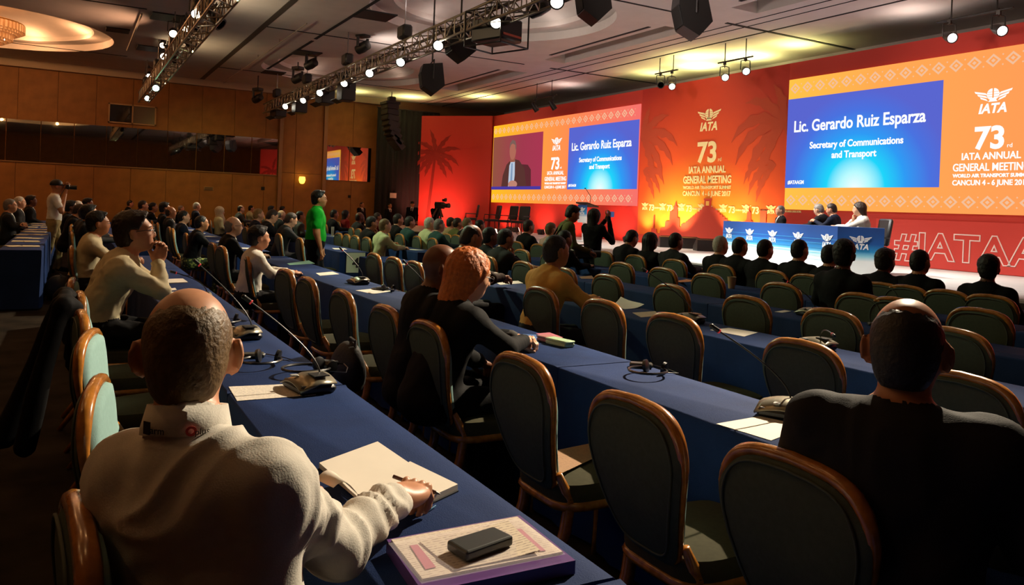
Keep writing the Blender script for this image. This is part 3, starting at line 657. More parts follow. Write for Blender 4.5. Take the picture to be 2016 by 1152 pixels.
# line array beside the stage
p = at(768, 205, 0, 11.3)
t = thing('line_array', 'tall curved black line array loudspeaker hanging in front of the drape', 'speaker', (p.x, p.y, p.z))
part('bumper', MB().box((0, 0, .03), (.6, .8, .1)), lampblack, t); part('hoist', MB().box((.1, .1, .2), (.3, .3, .24), bev=.04), lampblack, t)
part('chain', MB().cyl((.1, .1, .3), (.1, .1, max(.33, HC-p.z-.01)), .02, n=6), steel, t)
x = 0; z = -.1; a = 0
for k in range(8):
    part('array_cabinet', MB().box((x, 0, z), (.5, .8, .24), Matrix.Rotation(R(a), 3, 'Y'), bev=.02), lampblack, t); a += 4+k*.8; z -= .245*math.cos(R(a)); x += .245*math.sin(R(a))*.55
# chandeliers in the left domes
def chandelier(label, x, y):
    t = thing('crystal_chandelier', label, 'chandelier', (x, y, HC-.1), group='ceiling chandeliers')
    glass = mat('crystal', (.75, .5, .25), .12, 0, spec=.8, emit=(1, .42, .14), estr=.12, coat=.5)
    part('stem', MB().cyl((0, 0, .7), (0, 0, .1), .05), woodtrim, t)
    for r, z, n in ((1.25, .25, 60), (.95, .0, 48), (.62, -.25, 36), (.3, -.48, 18)):
        part('ring', MB().tube([(r*math.cos(a), r*math.sin(a), z) for a in np.linspace(0, 2*PI, 40)[:-1]], .02, 6, True), mat('chandelier_gold', (.6, .35, .1), .3, .9), t)
        b = MB()
        for j in range(3):
            rr = r-j*.1
            for k in range(n):
                a = 2*PI*(k+.5*j)/n; b.box((rr*math.cos(a), rr*math.sin(a), z-.12-.05*j), (.05, .07, .2), Matrix.Rotation(a, 3, 'Z'))
        o = part('crystal_fringe', b, glass, t, False); o['kind'] = 'stuff'
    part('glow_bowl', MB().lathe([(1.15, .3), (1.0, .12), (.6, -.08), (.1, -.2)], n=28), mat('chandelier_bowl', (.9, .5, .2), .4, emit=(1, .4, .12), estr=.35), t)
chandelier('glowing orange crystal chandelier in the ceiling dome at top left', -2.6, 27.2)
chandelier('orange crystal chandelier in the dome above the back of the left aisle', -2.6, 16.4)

# ================================================================== on the stage
tb = Vector((11.68, 9.0, SZ)); te = Vector((13.0, 13.07, SZ)); ln = (te-tb).length; H = .84
ud = (te-tb).normalized()
t = thing('panel_table', 'blue panel table with repeated white emblems on the stage', 'table', M=face_frame(te, -ud))
stripe = ramp_mat('table_wrap', [(0, '#f4fafc'), (.3, '#f0f8fb'), (.4, '#8fd4ea'), (.5, '#1f8fd0'), (.66, '#1a55a2'), (1, '#22488c')], axis=('Y', 0, H), emission=False, rough=.45)
part('front_panel', MB().box((ln/2, H/2, -.02), (ln, H, .04)), stripe, t, False)
part('tabletop', MB().box((ln/2, H-.02, -.37), (ln, .04, .66)), mat('table_navy', (.02, .05, .15), .4), t, False)
wh = mat('logo_white', (.85, .88, .9), .5)
em = emblem_mesh(.36, wh)
for k in range(5): link('emblem', em, t, loc=(.3+k*.92, H-.14, .004))
nb = MB()
for k in range(5):
    pass
for zz, hh in ((.60, .012), (.52, .02), (.44, .025), (.36, .02), (.3, .03), (.22, .018)):
    part('wrap_stripe', MB().box((ln/2, zz, .002), (ln, hh, .003)), mat('stripe_%d' % int(zz*100), lin('#2f86c4') if zz > .4 else lin('#bfe3f0'), .5), t, False)
wv = Vector((.57, -.82, 0)).normalized()
w2 = part('side_panel', MB().box((.37, H/2, -.02), (.74, H, .04)), stripe, t, False)
w2.matrix_local = t.matrix_world.inverted() @ face_frame(tb, wv)
link('emblem', em, w2, loc=(.37, H-.14, .004))
part('side_top', MB().box((.37, H-.02, -.32), (.74, .04, .6)), MATS['table_navy'], w2, False)
# lectern
p = at(1152, 440, 0, 13.8); 
t = thing('lectern', 'slim blue and white lectern with microphone on the stage', 'lectern', (13.8, p.y, SZ), R(180))
part('base', MB().box((0, 0, .02), (.45, .5, .04), bev=.01), wh, t)
part('column', MB().box((0, 0, .42), (.1, .16, .8)), mat('acrylic', (.8, .82, .85), .15), t)
part('front_sign', MB().box((.12, 0, .86), (.03, .46, .55)), ramp_mat('lectern_wrap', [(0, '#eef6fa'), (.3, '#e8f4fa'), (.5, '#2f9ad8'), (1, '#1d3f8d')], axis=('Z', .6, 1.13), emission=False), t, False)
part('top', MB().box((-.05, 0, 1.14), (.45, .6, .04), Matrix.Rotation(R(-14), 3, 'Y')), black, t)
e_ = link('emblem', em, t, M=face_frame((.138, 0, 1.06), (0, 1, 0)))
part('microphone', MB().tube([(-.1, .08, 1.16), (-.12, .06, 1.4), (.0, -.02, 1.62)], .008, 6).ell((.02, -.04, 1.64), (.03, .02, .02)), black, t)
# floor floods and wedge monitors
for k, (px, py, lit) in enumerate(((1016, 431, 1), (979, 443, 1), (1066, 432, 0), (1236, 462, 1), (1003, 447, 0))):
    q = at(px, py, 2, SZ+.12); q.x = min(q.x, 15.3) if q.x > 11 else 15.2
    q = at(px, py, 0, 15.25 if k != 1 else 13.0); q.z = SZ+.1
    t = thing('floor_flood', '%s floor flood lamp on the stage, %s from the left' % ('glowing red' if lit else 'dark', ORD[(1, 0, 3, 4, 2)[k]]), 'lamp', q, group='floor floods')
    part('housing', MB().box((0, 0, 0), (.14, .34, .2), Matrix.Rotation(R(-20), 3, 'Y'), bev=.02), lampblack, t)
    part('lens', MB().box((.075 if k != 1 else -.08, 0, .02), (.01, .3, .16), Matrix.Rotation(R(-20), 3, 'Y')), lens_mat((1, .45, .3), 9 if lit else 1.5), t)
    part('stand', MB().box((0, 0, -.085), (.2, .1, .03)), lampblack, t)
for k, (px, py) in enumerate(((1318, 480), (1352, 482), (1392, 487), (1303, 472))):
    q = at(px, py, 2, SZ+.1); t = thing('stage_monitor', 'black wedge monitor on the stage floor, %s from the left' % ORD[(1, 2, 3, 0)[k]], 'speaker', (q.x, q.y, SZ), R(60), group='stage monitors')
    part('cabinet', MB().prism([(-.25, 0), (.25, 0), (.25, .12), (-.1, .32), (-.25, .3)], -.32, .32, Matrix.Rotation(PI/2, 4, 'X')), lampblack, t, False)
    part('grille', MB().box((.09, 0, .235), (.38, .56, .01), Matrix.Rotation(R(29.7), 3, 'Y')), MATS['speaker_grille'], t, False)
# high-back stage chairs
def stage_chair(label, x, y, rz, h=1.0):
    t = thing('conference_chair', label, 'chair', (x, y, SZ), rz, group='dark chairs on the stage'); bl = mat('chair_black', (.012, .011, .012), .5)
    part('seat', MB().box((0, 0, .46), (.5, .5, .09), bev=.03), bl, t)
    part('backrest', MB().box((-.27, 0, .5+(h-.5)/2+.02), (.08, .46, h-.48), Matrix.Rotation(R(-8), 3, 'Y'), bev=.03), bl, t)
    for sy in (-1, 1):
        part('armrest', MB().tube([(-.24, sy*.27, .66), (.2, sy*.27, .67), (.22, sy*.27, .46)], .018, 6), bl, t)
        for sx in (-1, 1): part('leg', MB().cyl((sx*.2, sy*.22, .44), (sx*.24, sy*.24, 0), .016, n=8), bl, t)
for k, (px, rz) in enumerate(((927, 150), (968, 160), (1000, 170), (1024, 175))):
    q = at(px, 425, 0, 13.9); stage_chair('dark high-back chair on the left of the stage, %s from the wing' % ORD[k], 13.9, q.y, R(rz+10*k))
q = at(1746, 460, 0, 12.9); stage_chair('dark chair behind the right end of the panel table', 12.75, q.y+.25, R(150), .98)
q = at(1582, 440, 0, 13.3); stage_chair('dark empty chair between the men at the panel table', 13.25, q.y, R(160), .9)
# ================================================================== tables
TL = {-2: -2.06, -1: -.76, 0: .54, 1: 2.04, 2: 3.5, 3: 4.75, 4: 5.97, 5: 7.19}
TW = .46; TH = .75; SEG = 1.83
navy = mat('tablecloth_navy', (.010, .030, .115), .8, noise=.12, nscale=6, bump=.25, bscale=300, spec=.15)
def cloth_mesh(seed, Lg):
    rnd = random.Random(seed); m = MB(); hx, hy = TW/2, Lg/2-.004; per = []
    n1, n2 = 8, 30
    for k in range(n1): per.append((-hx+2*hx*k/n1, -hy, 0, -1))
    for k in range(n2): per.append((hx, -hy+2*hy*k/n2, 1, 0))
    for k in range(n1): per.append((hx-2*hx*k/n1, hy, 0, 1))
    for k in range(n2): per.append((-hx, hy-2*hy*k/n2, -1, 0))
    N = len(per); ph = rnd.random()*6; rings = []
    for z, e, am in ((TH+.002, -.010, 0), (TH-.003, -.003, 0), (TH-.012, 0, 0), (TH-.2, .004, .003), (TH-.5, .006, .010), (.02, .008, .016)):
        for k, (x, y, nx, ny) in enumerate(per):
            s = (x+y)*9+ph; wv = am*(math.sin(s)+.6*math.sin(2.3*s+1)+.5*rnd.uniform(-1, 1)*(am > 0))
            if ny: wv *= .15
            m.v.append((x+nx*(e+wv), y+ny*(e*.3+wv), z))
    for r in range(5):
        for k in range(N): m.f.append((r*N+k, r*N+(k+1) % N, (r+1)*N+(k+1) % N, (r+1)*N+k)); m.m.append(0)
    m.f.append(tuple(range(N-1, -1, -1))); m.m.append(0)
    return m.mesh('tablecloth', navy, True)
cloths = [cloth_mesh(s, SEG) for s in range(4)]
topm = MB().box((0, 0, TH-.02), (TW-.02, SEG-.03, .03)).mesh('tabletop', mat('plywood', (.3, .2, .1), .7))
legm = MB().tube([(0, 0, .02), (0, 0, TH-.04)], .018, 8).mesh('leg', steel)
nseg = 0
def table(x, y, label, group):
    global nseg
    t = thing('conference_table', label, 'table', (x+TW/2, y, 0), group=group)
    link('tablecloth', cloths[nseg % 4], t); link('tabletop', topm, t); nseg += 1
    for sx in (-.15, .15):
        for sy in (-.8, .8): link('leg', legm, t, loc=(sx, sy, 0))
ROWN = {-2: 'hindmost left row', -1: 'left aisle row', 0: 'nearest row', 1: 'second row', 2: 'third row', 3: 'fourth row', 4: 'fifth row', 5: 'front row'}
yseam = 3.09
for r in range(0, 6):
    k = 0
    for j in range(-3, 4):
        y = yseam+SEG*(j+.5)-.0
        if y > 9.9: continue
        k += 1; table(TL[r], y, 'navy cloth covered table, near block, %s, %s from the right' % (ROWN[r], ORD[k-1]), 'near block of tables')
for r in range(-2, 6):
    for j in range(6):
        table(TL[r], 11.3+SEG*(j+.5), 'navy cloth table beyond the cross aisle, %s, %s from the aisle' % (ROWN[r], ORD[j]), 'far block of tables')

# ================================================================== banquet chairs
wood = mat('chair_wood', (.40, .15, .02), .25, 0, noise=.3, nscale=30, spec=.6, coat=.4)
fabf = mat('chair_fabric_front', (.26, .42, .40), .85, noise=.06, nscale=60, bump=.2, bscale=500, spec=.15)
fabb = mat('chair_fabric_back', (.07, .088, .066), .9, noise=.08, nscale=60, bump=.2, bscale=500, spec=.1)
CH = .92
def back_pt(u, s):
    """u across (-1..1), s up (0..1) -> point of the raked chair back"""
    z = .44+s*(CH-.44); x = -.225-.10*s-.03*math.sin(s*PI); return x, z
def sstep(a, b, v): t = min(1, max(0, (v-a)/(b-a))); return t*t*(3-2*t)
def back_outline(n=52):
    pts = []
    for k in range(n):
        a = 2*PI*k/n; c, s_ = math.cos(a), math.sin(a)
        yy = .228*math.copysign(abs(c)**.5, c); v = .5+.5*math.copysign(abs(s_)**(.62 if s_ > 0 else .5), s_)
        pts.append((yy*(.66+.34*sstep(0, .8, v)), v+.02*(1-min(1, abs(yy)/.2))*(v > .8)))
    return pts
OUT = back_outline()
def chair_meshes():
    d = {}
    P = [(lambda x, z, y: (x, y, z))(*back_pt(0, v), y) for y, v in OUT]
    fr = MB().tube(P, [.009+.008*sstep(.5, .95, v) for y, v in OUT], 8, True, flat=1.25); d['back_frame'] = fr.mesh('back_frame', wood, 'all')
    b = MB(); n = len(OUT); cy = sum(y for y, v in OUT)/n; cv = .52
    for side, mi in ((1, 0), (-1, 1)):
        rings = []
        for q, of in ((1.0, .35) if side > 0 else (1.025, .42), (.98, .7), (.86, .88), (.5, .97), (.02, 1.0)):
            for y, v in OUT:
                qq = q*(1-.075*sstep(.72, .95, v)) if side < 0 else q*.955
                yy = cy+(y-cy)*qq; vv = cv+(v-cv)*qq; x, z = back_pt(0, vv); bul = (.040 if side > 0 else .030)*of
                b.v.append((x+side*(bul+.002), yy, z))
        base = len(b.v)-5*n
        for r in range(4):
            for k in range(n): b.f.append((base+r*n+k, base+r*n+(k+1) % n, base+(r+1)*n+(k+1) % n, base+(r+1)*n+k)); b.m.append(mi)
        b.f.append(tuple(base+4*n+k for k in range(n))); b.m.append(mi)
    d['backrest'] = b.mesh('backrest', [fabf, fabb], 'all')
    pip = MB().tube([(back_pt(0, cv+(v-cv)*.9)[0]-.030, cy+(y-cy)*.9, back_pt(0, cv+(v-cv)*.9)[1]) for y, v in OUT], .004, 5, True); d['piping'] = pip.mesh('piping', mat('piping', (.06, .08, .06), .8), 'all')
    s = MB()
    prof = [(.985, .405), (1.0, .425), (1.0, .45), (.96, .475), (.7, .492), (.05, .498)]
    so = []
    for k in range(28):
        a = 2*PI*k/28; c, s_ = math.cos(a), math.sin(a); so.append((.245*math.copysign(abs(c)**.45, c), (.225-.03*(c < 0))*math.copysign(abs(s_)**.45, s_)))
    for q, z in prof:
        for x, y in so: s.v.append((x*q, y*q, z))
    for r in range(len(prof)-1):
        for k in range(28): s.f.append((r*28+k, r*28+(k+1) % 28, (r+1)*28+(k+1) % 28, (r+1)*28+k)); s.m.append(0)
    s.f.append(tuple((len(prof)-1)*28+k for k in range(28))); s.m.append(0); s.f.append(tuple(range(27, -1, -1))); s.m.append(0)
    d['seat'] = s.mesh('seat', mat('seat_fabric', (.06, .055, .032), .9, noise=.08, nscale=60, spec=.1), True)
    d['seat_rail'] = MB().tube([(x*.95, y*.95, .395) for x, y in so], .02, 6, True).mesh('seat_rail', wood, 'all')
    d['legf'] = MB().tube([(0, 0, .39), (.02, 0, .3), (.012, 0, .12), (.0, 0, 0)], [.022, .024, .016, .013], 8).mesh('leg', wood, 'all')
    d['legr'] = MB().tube([(-.02, 0, .52), (.035, 0, .42), (.02, 0, .30), (-.04, 0, .14), (-.14, 0, 0)], [.014, .024, .024, .019, .014], 8).mesh('leg', wood, 'all')
    return d
CM = chair_meshes()
chairs = []
def chair(xb, y, rz=0, label=None, group='banquet chairs', z=0):
    """xb: where the top of the back stands"""
    rz = R(rz); dx = .325
    t = thing('banquet_chair', label or 'banquet chair', 'chair', (xb+dx*math.cos(rz), y+dx*math.sin(rz), z), rz, group=group)
    for k in ('seat', 'seat_rail', 'back_frame', 'backrest'): link(k, CM[k], t)
    link('piping', CM['piping'], [c for c in t.children if c.name.startswith('backrest')][0])
    for sy in (-1, 1): link('leg', CM['legf'], t, loc=(.19, sy*.19, 0)); link('leg', CM['legr'], t, loc=(-.22, sy*.155, 0))
    chairs.append((xb, y)); return t
CB = {r: TL[r]-.52 for r in TL}
near_px = [
  (1, 1560, 925, 0), (1, 1250, 790, 0), (1, 1028, 700, 0), (1, 843, 632, 0), (1, 760, 602, 0), (1, 675, 577, 0), (1, 605, 550, 2), (1, 562, 537, 4), (1, 436, 500, 4),
 (2, 1580, 685, 0), (2, 1327, 628, 0), (2, 1187, 598, 0), (2, 1065, 573, 0), (2, 1895, 670, 0), (2, 775, 513, 0), (2, 736, 505, 0), (2, 815, 522, 0),
 (3, 1470, 592, 0), (3, 1637, 620, 0), (3, 1322, 568, -3), (3, 1196, 548, 0), (3, 1110, 532, 0), (3, 1875, 618, 0), (3, 1031, 497, 0),
 (4, 1538, 570, 0), (4, 1694, 592, 0), (4, 1394, 549, 0), (4, 1305, 537, 0), (4, 1224, 525, 0), (4, 1930, 592, 0), (4, 1028, 481, 0), (4, 995, 476, 0), (4, 1765, 567, 0),
 (5, 1520, 543, 0), (5, 1420, 532, 0), (5, 1328, 519, 0), (5, 1251, 511, 0), (5, 1189, 503, 0), (5, 1865, 567, 0), (5, 1950, 578, 0), (5, 1590, 537, 0), (5, 1785, 562, 0), (5, 1735, 556, 0), (5, 1630, 552, 0)]
rowc = {}
for r, px, py, rz in near_px:
    q = at(px, py, 0, CB[r]); rowc.setdefault(r, []).append((q.y, rz, q.z))
rowc[0] = [(2.62, -9, .92), (3.55, -11, .92), (4.15, 4, .92), (4.95, 3, .92)]
CHECK = {r: [round(z, 2) for _, _, z in sorted(v)] for r, v in rowc.items()}
far_px = [(2, 667, 461), (2, 683, 466), (3, 692, 449), (3, 706, 450), (2, 722, 469), (3, 787, 464), (3, 852, 475), (0, 127, 446), (0, 141, 447), (0, 164, 461), (1, 340, 459), (1, 366, 464), (1, 548, 470), (1, 590, 474), (-1, 3, 419), (-1, 8, 420), (-1, 14, 417)]
farc = {}
for r, px, py in far_px:
    if r >= 0 and px > 200:      # the row whose chair height fits the measurement
        r = min((k for k in range(0, 6) if 11.5 < at(px, py, 0, CB[k]).y < 23), key=lambda k: abs(at(px, py, 0, CB[k]).z-.92), default=None)
        if r is None or abs(at(px, py, 0, CB[r]).z-.92) > .12: continue
    q = at(px, py, 0, CB[r]); farc.setdefault(r, []).append(q.y)

# ================================================================== bodies as smooth unions
class SDF:
    def __init__(s): s.p = []
    def cap(s, a, b, ra, rb=None, m=0, k=.03): s.p.append(('c', np.array(a, float), np.array(b, float), ra, ra if rb is None else rb, m, k)); return s
    def ell(s, c, r, m=0, k=.03, M=None): s.p.append(('e', np.array(c, float), np.array(r, float), None if M is None else np.array(M, float), 0, m, k)); return s
    def dist(s, p, P):
        if p[0] == 'c':
            a, b, ra, rb = p[1:5]; ab = b-a; d2 = max(1e-9, ab @ ab)
            t = np.clip(((P-a) @ ab)/d2, 0, 1); return np.linalg.norm(P-a-t[..., None]*ab, axis=-1)-(ra+(rb-ra)*t)
        c, r, M = p[1], p[2], p[3]; q = P-c
        if M is not None: q = q @ M           # M columns = local axes in world
        k0 = np.linalg.norm(q/r, axis=-1); k1 = np.linalg.norm(q/(r*r), axis=-1)+1e-9; return k0*(k0-1)/k1
    def bounds(s, p, mg):
        if p[0] == 'c': r = max(p[3], p[4]); lo = np.minimum(p[1], p[2])-r; hi = np.maximum(p[1], p[2])+r
        else: r = p[2].max() if p[3] is not None else p[2]; lo = p[1]-r; hi = p[1]+r
        return lo-mg, hi+mg
    def grid(s, h, cut=None):
        B = [s.bounds(p, 2.5*h) for p in s.p]; lo = np.min([b[0] for b in B], 0); hi = np.max([b[1] for b in B], 0)
        n = np.ceil((hi-lo)/h).astype(int)+1; F = np.full(n, 1.0)
        ax = [lo[i]+h*np.arange(n[i]) for i in range(3)]
        for p in s.p:
            l, u = s.bounds(p, max(p[6]*1.2, 2.5*h)); i0 = np.maximum(0, ((l-lo)/h).astype(int)); i1 = np.minimum(n, ((u-lo)/h).astype(int)+2)
            sl = tuple(slice(a, b) for a, b in zip(i0, i1))
            P = np.stack(np.meshgrid(*[ax[i][sl[i]] for i in range(3)], indexing='ij'), -1)
            d = s.dist(p, P); f = F[sl]; k = p[6]
            hh = np.maximum(k-np.abs(f-d), 0)/k; F[sl] = np.minimum(f, d)-hh*hh*k*.25
        if cut is not None:
            P = np.stack(np.meshgrid(*ax, indexing='ij'), -1); F = cut(P, F)
        return F, lo
    def mats(s, C):
        D = np.stack([s.dist(p, C) for p in s.p], 0); return np.array([p[5] for p in s.p])[D.argmin(0)]
def surfnet(F, lo, h):
    I = F < 0; n = np.array(F.shape)
    cs = [(i, j, k) for i in (0, 1) for j in (0, 1) for k in (0, 1)]
    sub = lambda A, c: A[c[0]:n[0]-1+c[0], c[1]:n[1]-1+c[1], c[2]:n[2]-1+c[2]]
    cnt = sum(sub(I, c).astype(np.int8) for c in cs); act = (cnt > 0) & (cnt < 8)
    idx = np.full(act.shape, -1, int); idx[act] = np.arange(act.sum()); W = np.argwhere(act)
    acc = np.zeros((len(W), 3)); num = np.zeros(len(W))
    for a in cs:
        for ax in range(3):
            if a[ax]: continue
            b = list(a); b[ax] = 1
            fa = F[W[:, 0]+a[0], W[:, 1]+a[1], W[:, 2]+a[2]]; fb = F[W[:, 0]+b[0], W[:, 1]+b[1], W[:, 2]+b[2]]
            m = (fa < 0) != (fb < 0); t = np.where(m, fa/np.where(m, fa-fb, 1), 0)
            pt = np.tile(np.array(a, float), (len(W), 1)); pt[:, ax] += t; acc += pt*m[:, None]; num += m
    V = lo+h*(W+acc/num[:, None]); quads = []
    for ax in range(3):
        u, v = [(1, 2), (2, 0), (0, 1)][ax]
        A = np.argwhere(np.diff(I.astype(np.int8), axis=ax) != 0)
        ok = (A[:, u] > 0) & (A[:, v] > 0) & (A[:, u] < n[u]-1) & (A[:, v] < n[v]-1); A = A[ok]
        s = I[tuple(A.T)]
        def cell(du, dv):
            B = A.copy(); B[:, u] += du; B[:, v] += dv; return idx[tuple(B.T)]
        q = np.stack([cell(-1, -1), cell(0, -1), cell(0, 0), cell(-1, 0)], 1); q[~s] = q[~s][:, ::-1]; quads.append(q)
    return V, np.concatenate(quads)
def vnoise(P, seed=0):
    """smooth value noise"""
    i = np.floor(P).astype(np.int64); f = P-i; f = f*f*(3-2*f); out = 0
    def hsh(a):
        x = (a[..., 0]*374761393+a[..., 1]*668265263+a[..., 2]*2147483647+seed*974634777) & 0xffffffff
        x = ((x ^ (x >> 13))*1274126177) & 0xffffffff; return ((x ^ (x >> 16)) & 0xffff)/32768.0-1
    for dx in (0, 1):
        for dy in (0, 1):
            for dz in (0, 1):
                wgt = (f[..., 0] if dx else 1-f[..., 0])*(f[..., 1] if dy else 1-f[..., 1])*(f[..., 2] if dz else 1-f[..., 2])
                out = out+wgt*hsh(i+np.array([dx, dy, dz]))
    return out
def vnormals(V, Q):
    n = np.zeros_like(V); fn = np.cross(V[Q[:, 2]]-V[Q[:, 0]], V[Q[:, 3]]-V[Q[:, 1]])
    for k in range(4): np.add.at(n, Q[:, k], fn)
    return n/(np.linalg.norm(n, axis=1)[:, None]+1e-12)
def np_mesh(name, V, Q, mi=None, nm=1):
    me = bpy.data.meshes.new(name); me.vertices.add(len(V)); me.vertices.foreach_set('co', V.astype(np.float32).ravel())
    me.loops.add(Q.size); me.loops.foreach_set('vertex_index', Q.astype(np.int32).ravel())
    me.polygons.add(len(Q)); me.polygons.foreach_set('loop_start', np.arange(0, Q.size, 4, dtype=np.int32)); me.polygons.foreach_set('loop_total', np.full(len(Q), 4, np.int32))
    for _ in range(nm): me.materials.append(None)
    me.update(calc_edges=True); me.validate()
    if mi is not None: me.polygons.foreach_set('material_index', mi.astype(np.int32))
    me.polygons.foreach_set('use_smooth', np.ones(len(Q), bool)); return me

SKIN, TOP, BOT, SHOE, SHIRT, TIE = range(6)
def V3(*a): return np.array(a, float)
def rotm(yaw=0, pitch=0, roll=0):
    """yaw about z (left +), pitch forward nod (+ down)"""
    M = Matrix.Rotation(yaw, 3, 'Z') @ Matrix.Rotation(pitch, 3, 'Y') @ Matrix.Rotation(roll, 3, 'X'); return np.array(M)
def head_prims(S, c, M, fem=False, k=.012):
    E = lambda p, r, kk=k: S.ell(c+M @ V3(*p), r, SKIN, kk, M)
    E((-.012, 0, .022), (.097, .077, .097), .02); E((.022, 0, -.03), (.074, .064, .088), .03); E((.045, 0, -.082), (.042, .042, .036), .03)
    E((.05, .034, -.03), (.035, .03, .03), .02); E((.05, -.034, -.03), (.035, .03, .03), .02)         # cheeks
    E((.07, 0, .028), (.026, .052, .016), .02)                                                      # brow
    S.cap(c+M @ V3(.088, 0, .012), c+M @ V3(.108, 0, -.028), .009, .013, SKIN, .010)                 # nose
    for s in (1, -1): S.cap(c+M @ V3(.099, .007*s, -.032), c+M @ V3(.094, .012*s, -.033), .008, .007, SKIN, .006)
    E((.087, 0, -.062), (.013, .023, .006), .006); E((.085, 0, -.073), (.013, .020, .006), .006)     # lips
    for s in (1, -1):
        S.ell(c+M @ V3(-.010, .088*s, -.006), (.021, .009, .034), SKIN, .008, M @ rotm(-.45*s)); S.ell(c+M @ V3(.0, .080*s, -.036), (.010, .010, .013), SKIN, .01, M)
def hand_sdf(curl=.5, spread=.0, grip=False):
    """right hand: wrist at origin, fingers +x, back of hand +z, thumb +y"""
    S = SDF(); S.cap((-.05, 0, 0), (.0, 0, 0), .027, .026, SKIN, .02)
    S.ell((.05, .0, 0), (.052, .042, .016), SKIN, .02); S.ell((.025, .022, -.008), (.034, .02, .018), SKIN, .02); S.ell((.03, -.022, -.006), (.04, .018, .016), SKIN, .02)
    for j, (y, l) in enumerate(((.029, .072), (.0095, .080), (-.010, .074), (-.028, .058))):
        p = V3(.086-.006*(j == 3)-.003*(j == 0), y, .003); a = -.1; seg = (l*.46, l*.3, l*.26); r = (.0098, .0088, .0078, .0068); yaw = spread*(1.5-j)
        for q in range(3):
            a -= curl*(1.0, 1.15, .8)[q]; n = p+seg[q]*V3(math.cos(a)*math.cos(yaw), math.sin(yaw)*math.cos(a), math.sin(a))
            S.cap(p, n, r[q]-.0008*(j == 3), r[q+1]-.0008*(j == 3), SKIN, .006); p = n
        S.ell((.086-.006*(j == 3), y, .009), (.011, .0085, .0095), SKIN, .005)
    t0 = V3(.018, .034, -.008); t1 = V3(.052, .058, -.02-.02*curl); t2 = t1+V3(.030, .004-.02*curl, -.008-.012*curl); t3 = t2+V3(.024, -.012*curl, -.006)
    if grip: t1 = V3(.05, .05, -.03); t2 = V3(.082, .04, -.042); t3 = V3(.104, .026, -.046)
    S.cap(t0, t1, .017, .0115, SKIN, .012); S.cap(t1, t2, .0112, .010, SKIN, .006); S.cap(t2, t3, .010, .008, SKIN, .006)
    return S
_hand = {}
def hand_mesh(curl, h=.0042, grip=False):
    k = (round(curl, 2), h, grip)
    if k not in _hand: F, lo = hand_sdf(curl, .02, grip).grid(h); _hand[k] = surfnet(F, lo, h)
    return _hand[k]
def frame_from(x, z):
    x = x/np.linalg.norm(x); y = np.cross(z, x); y /= np.linalg.norm(y); return np.stack([x, y, np.cross(x, y)], 1)

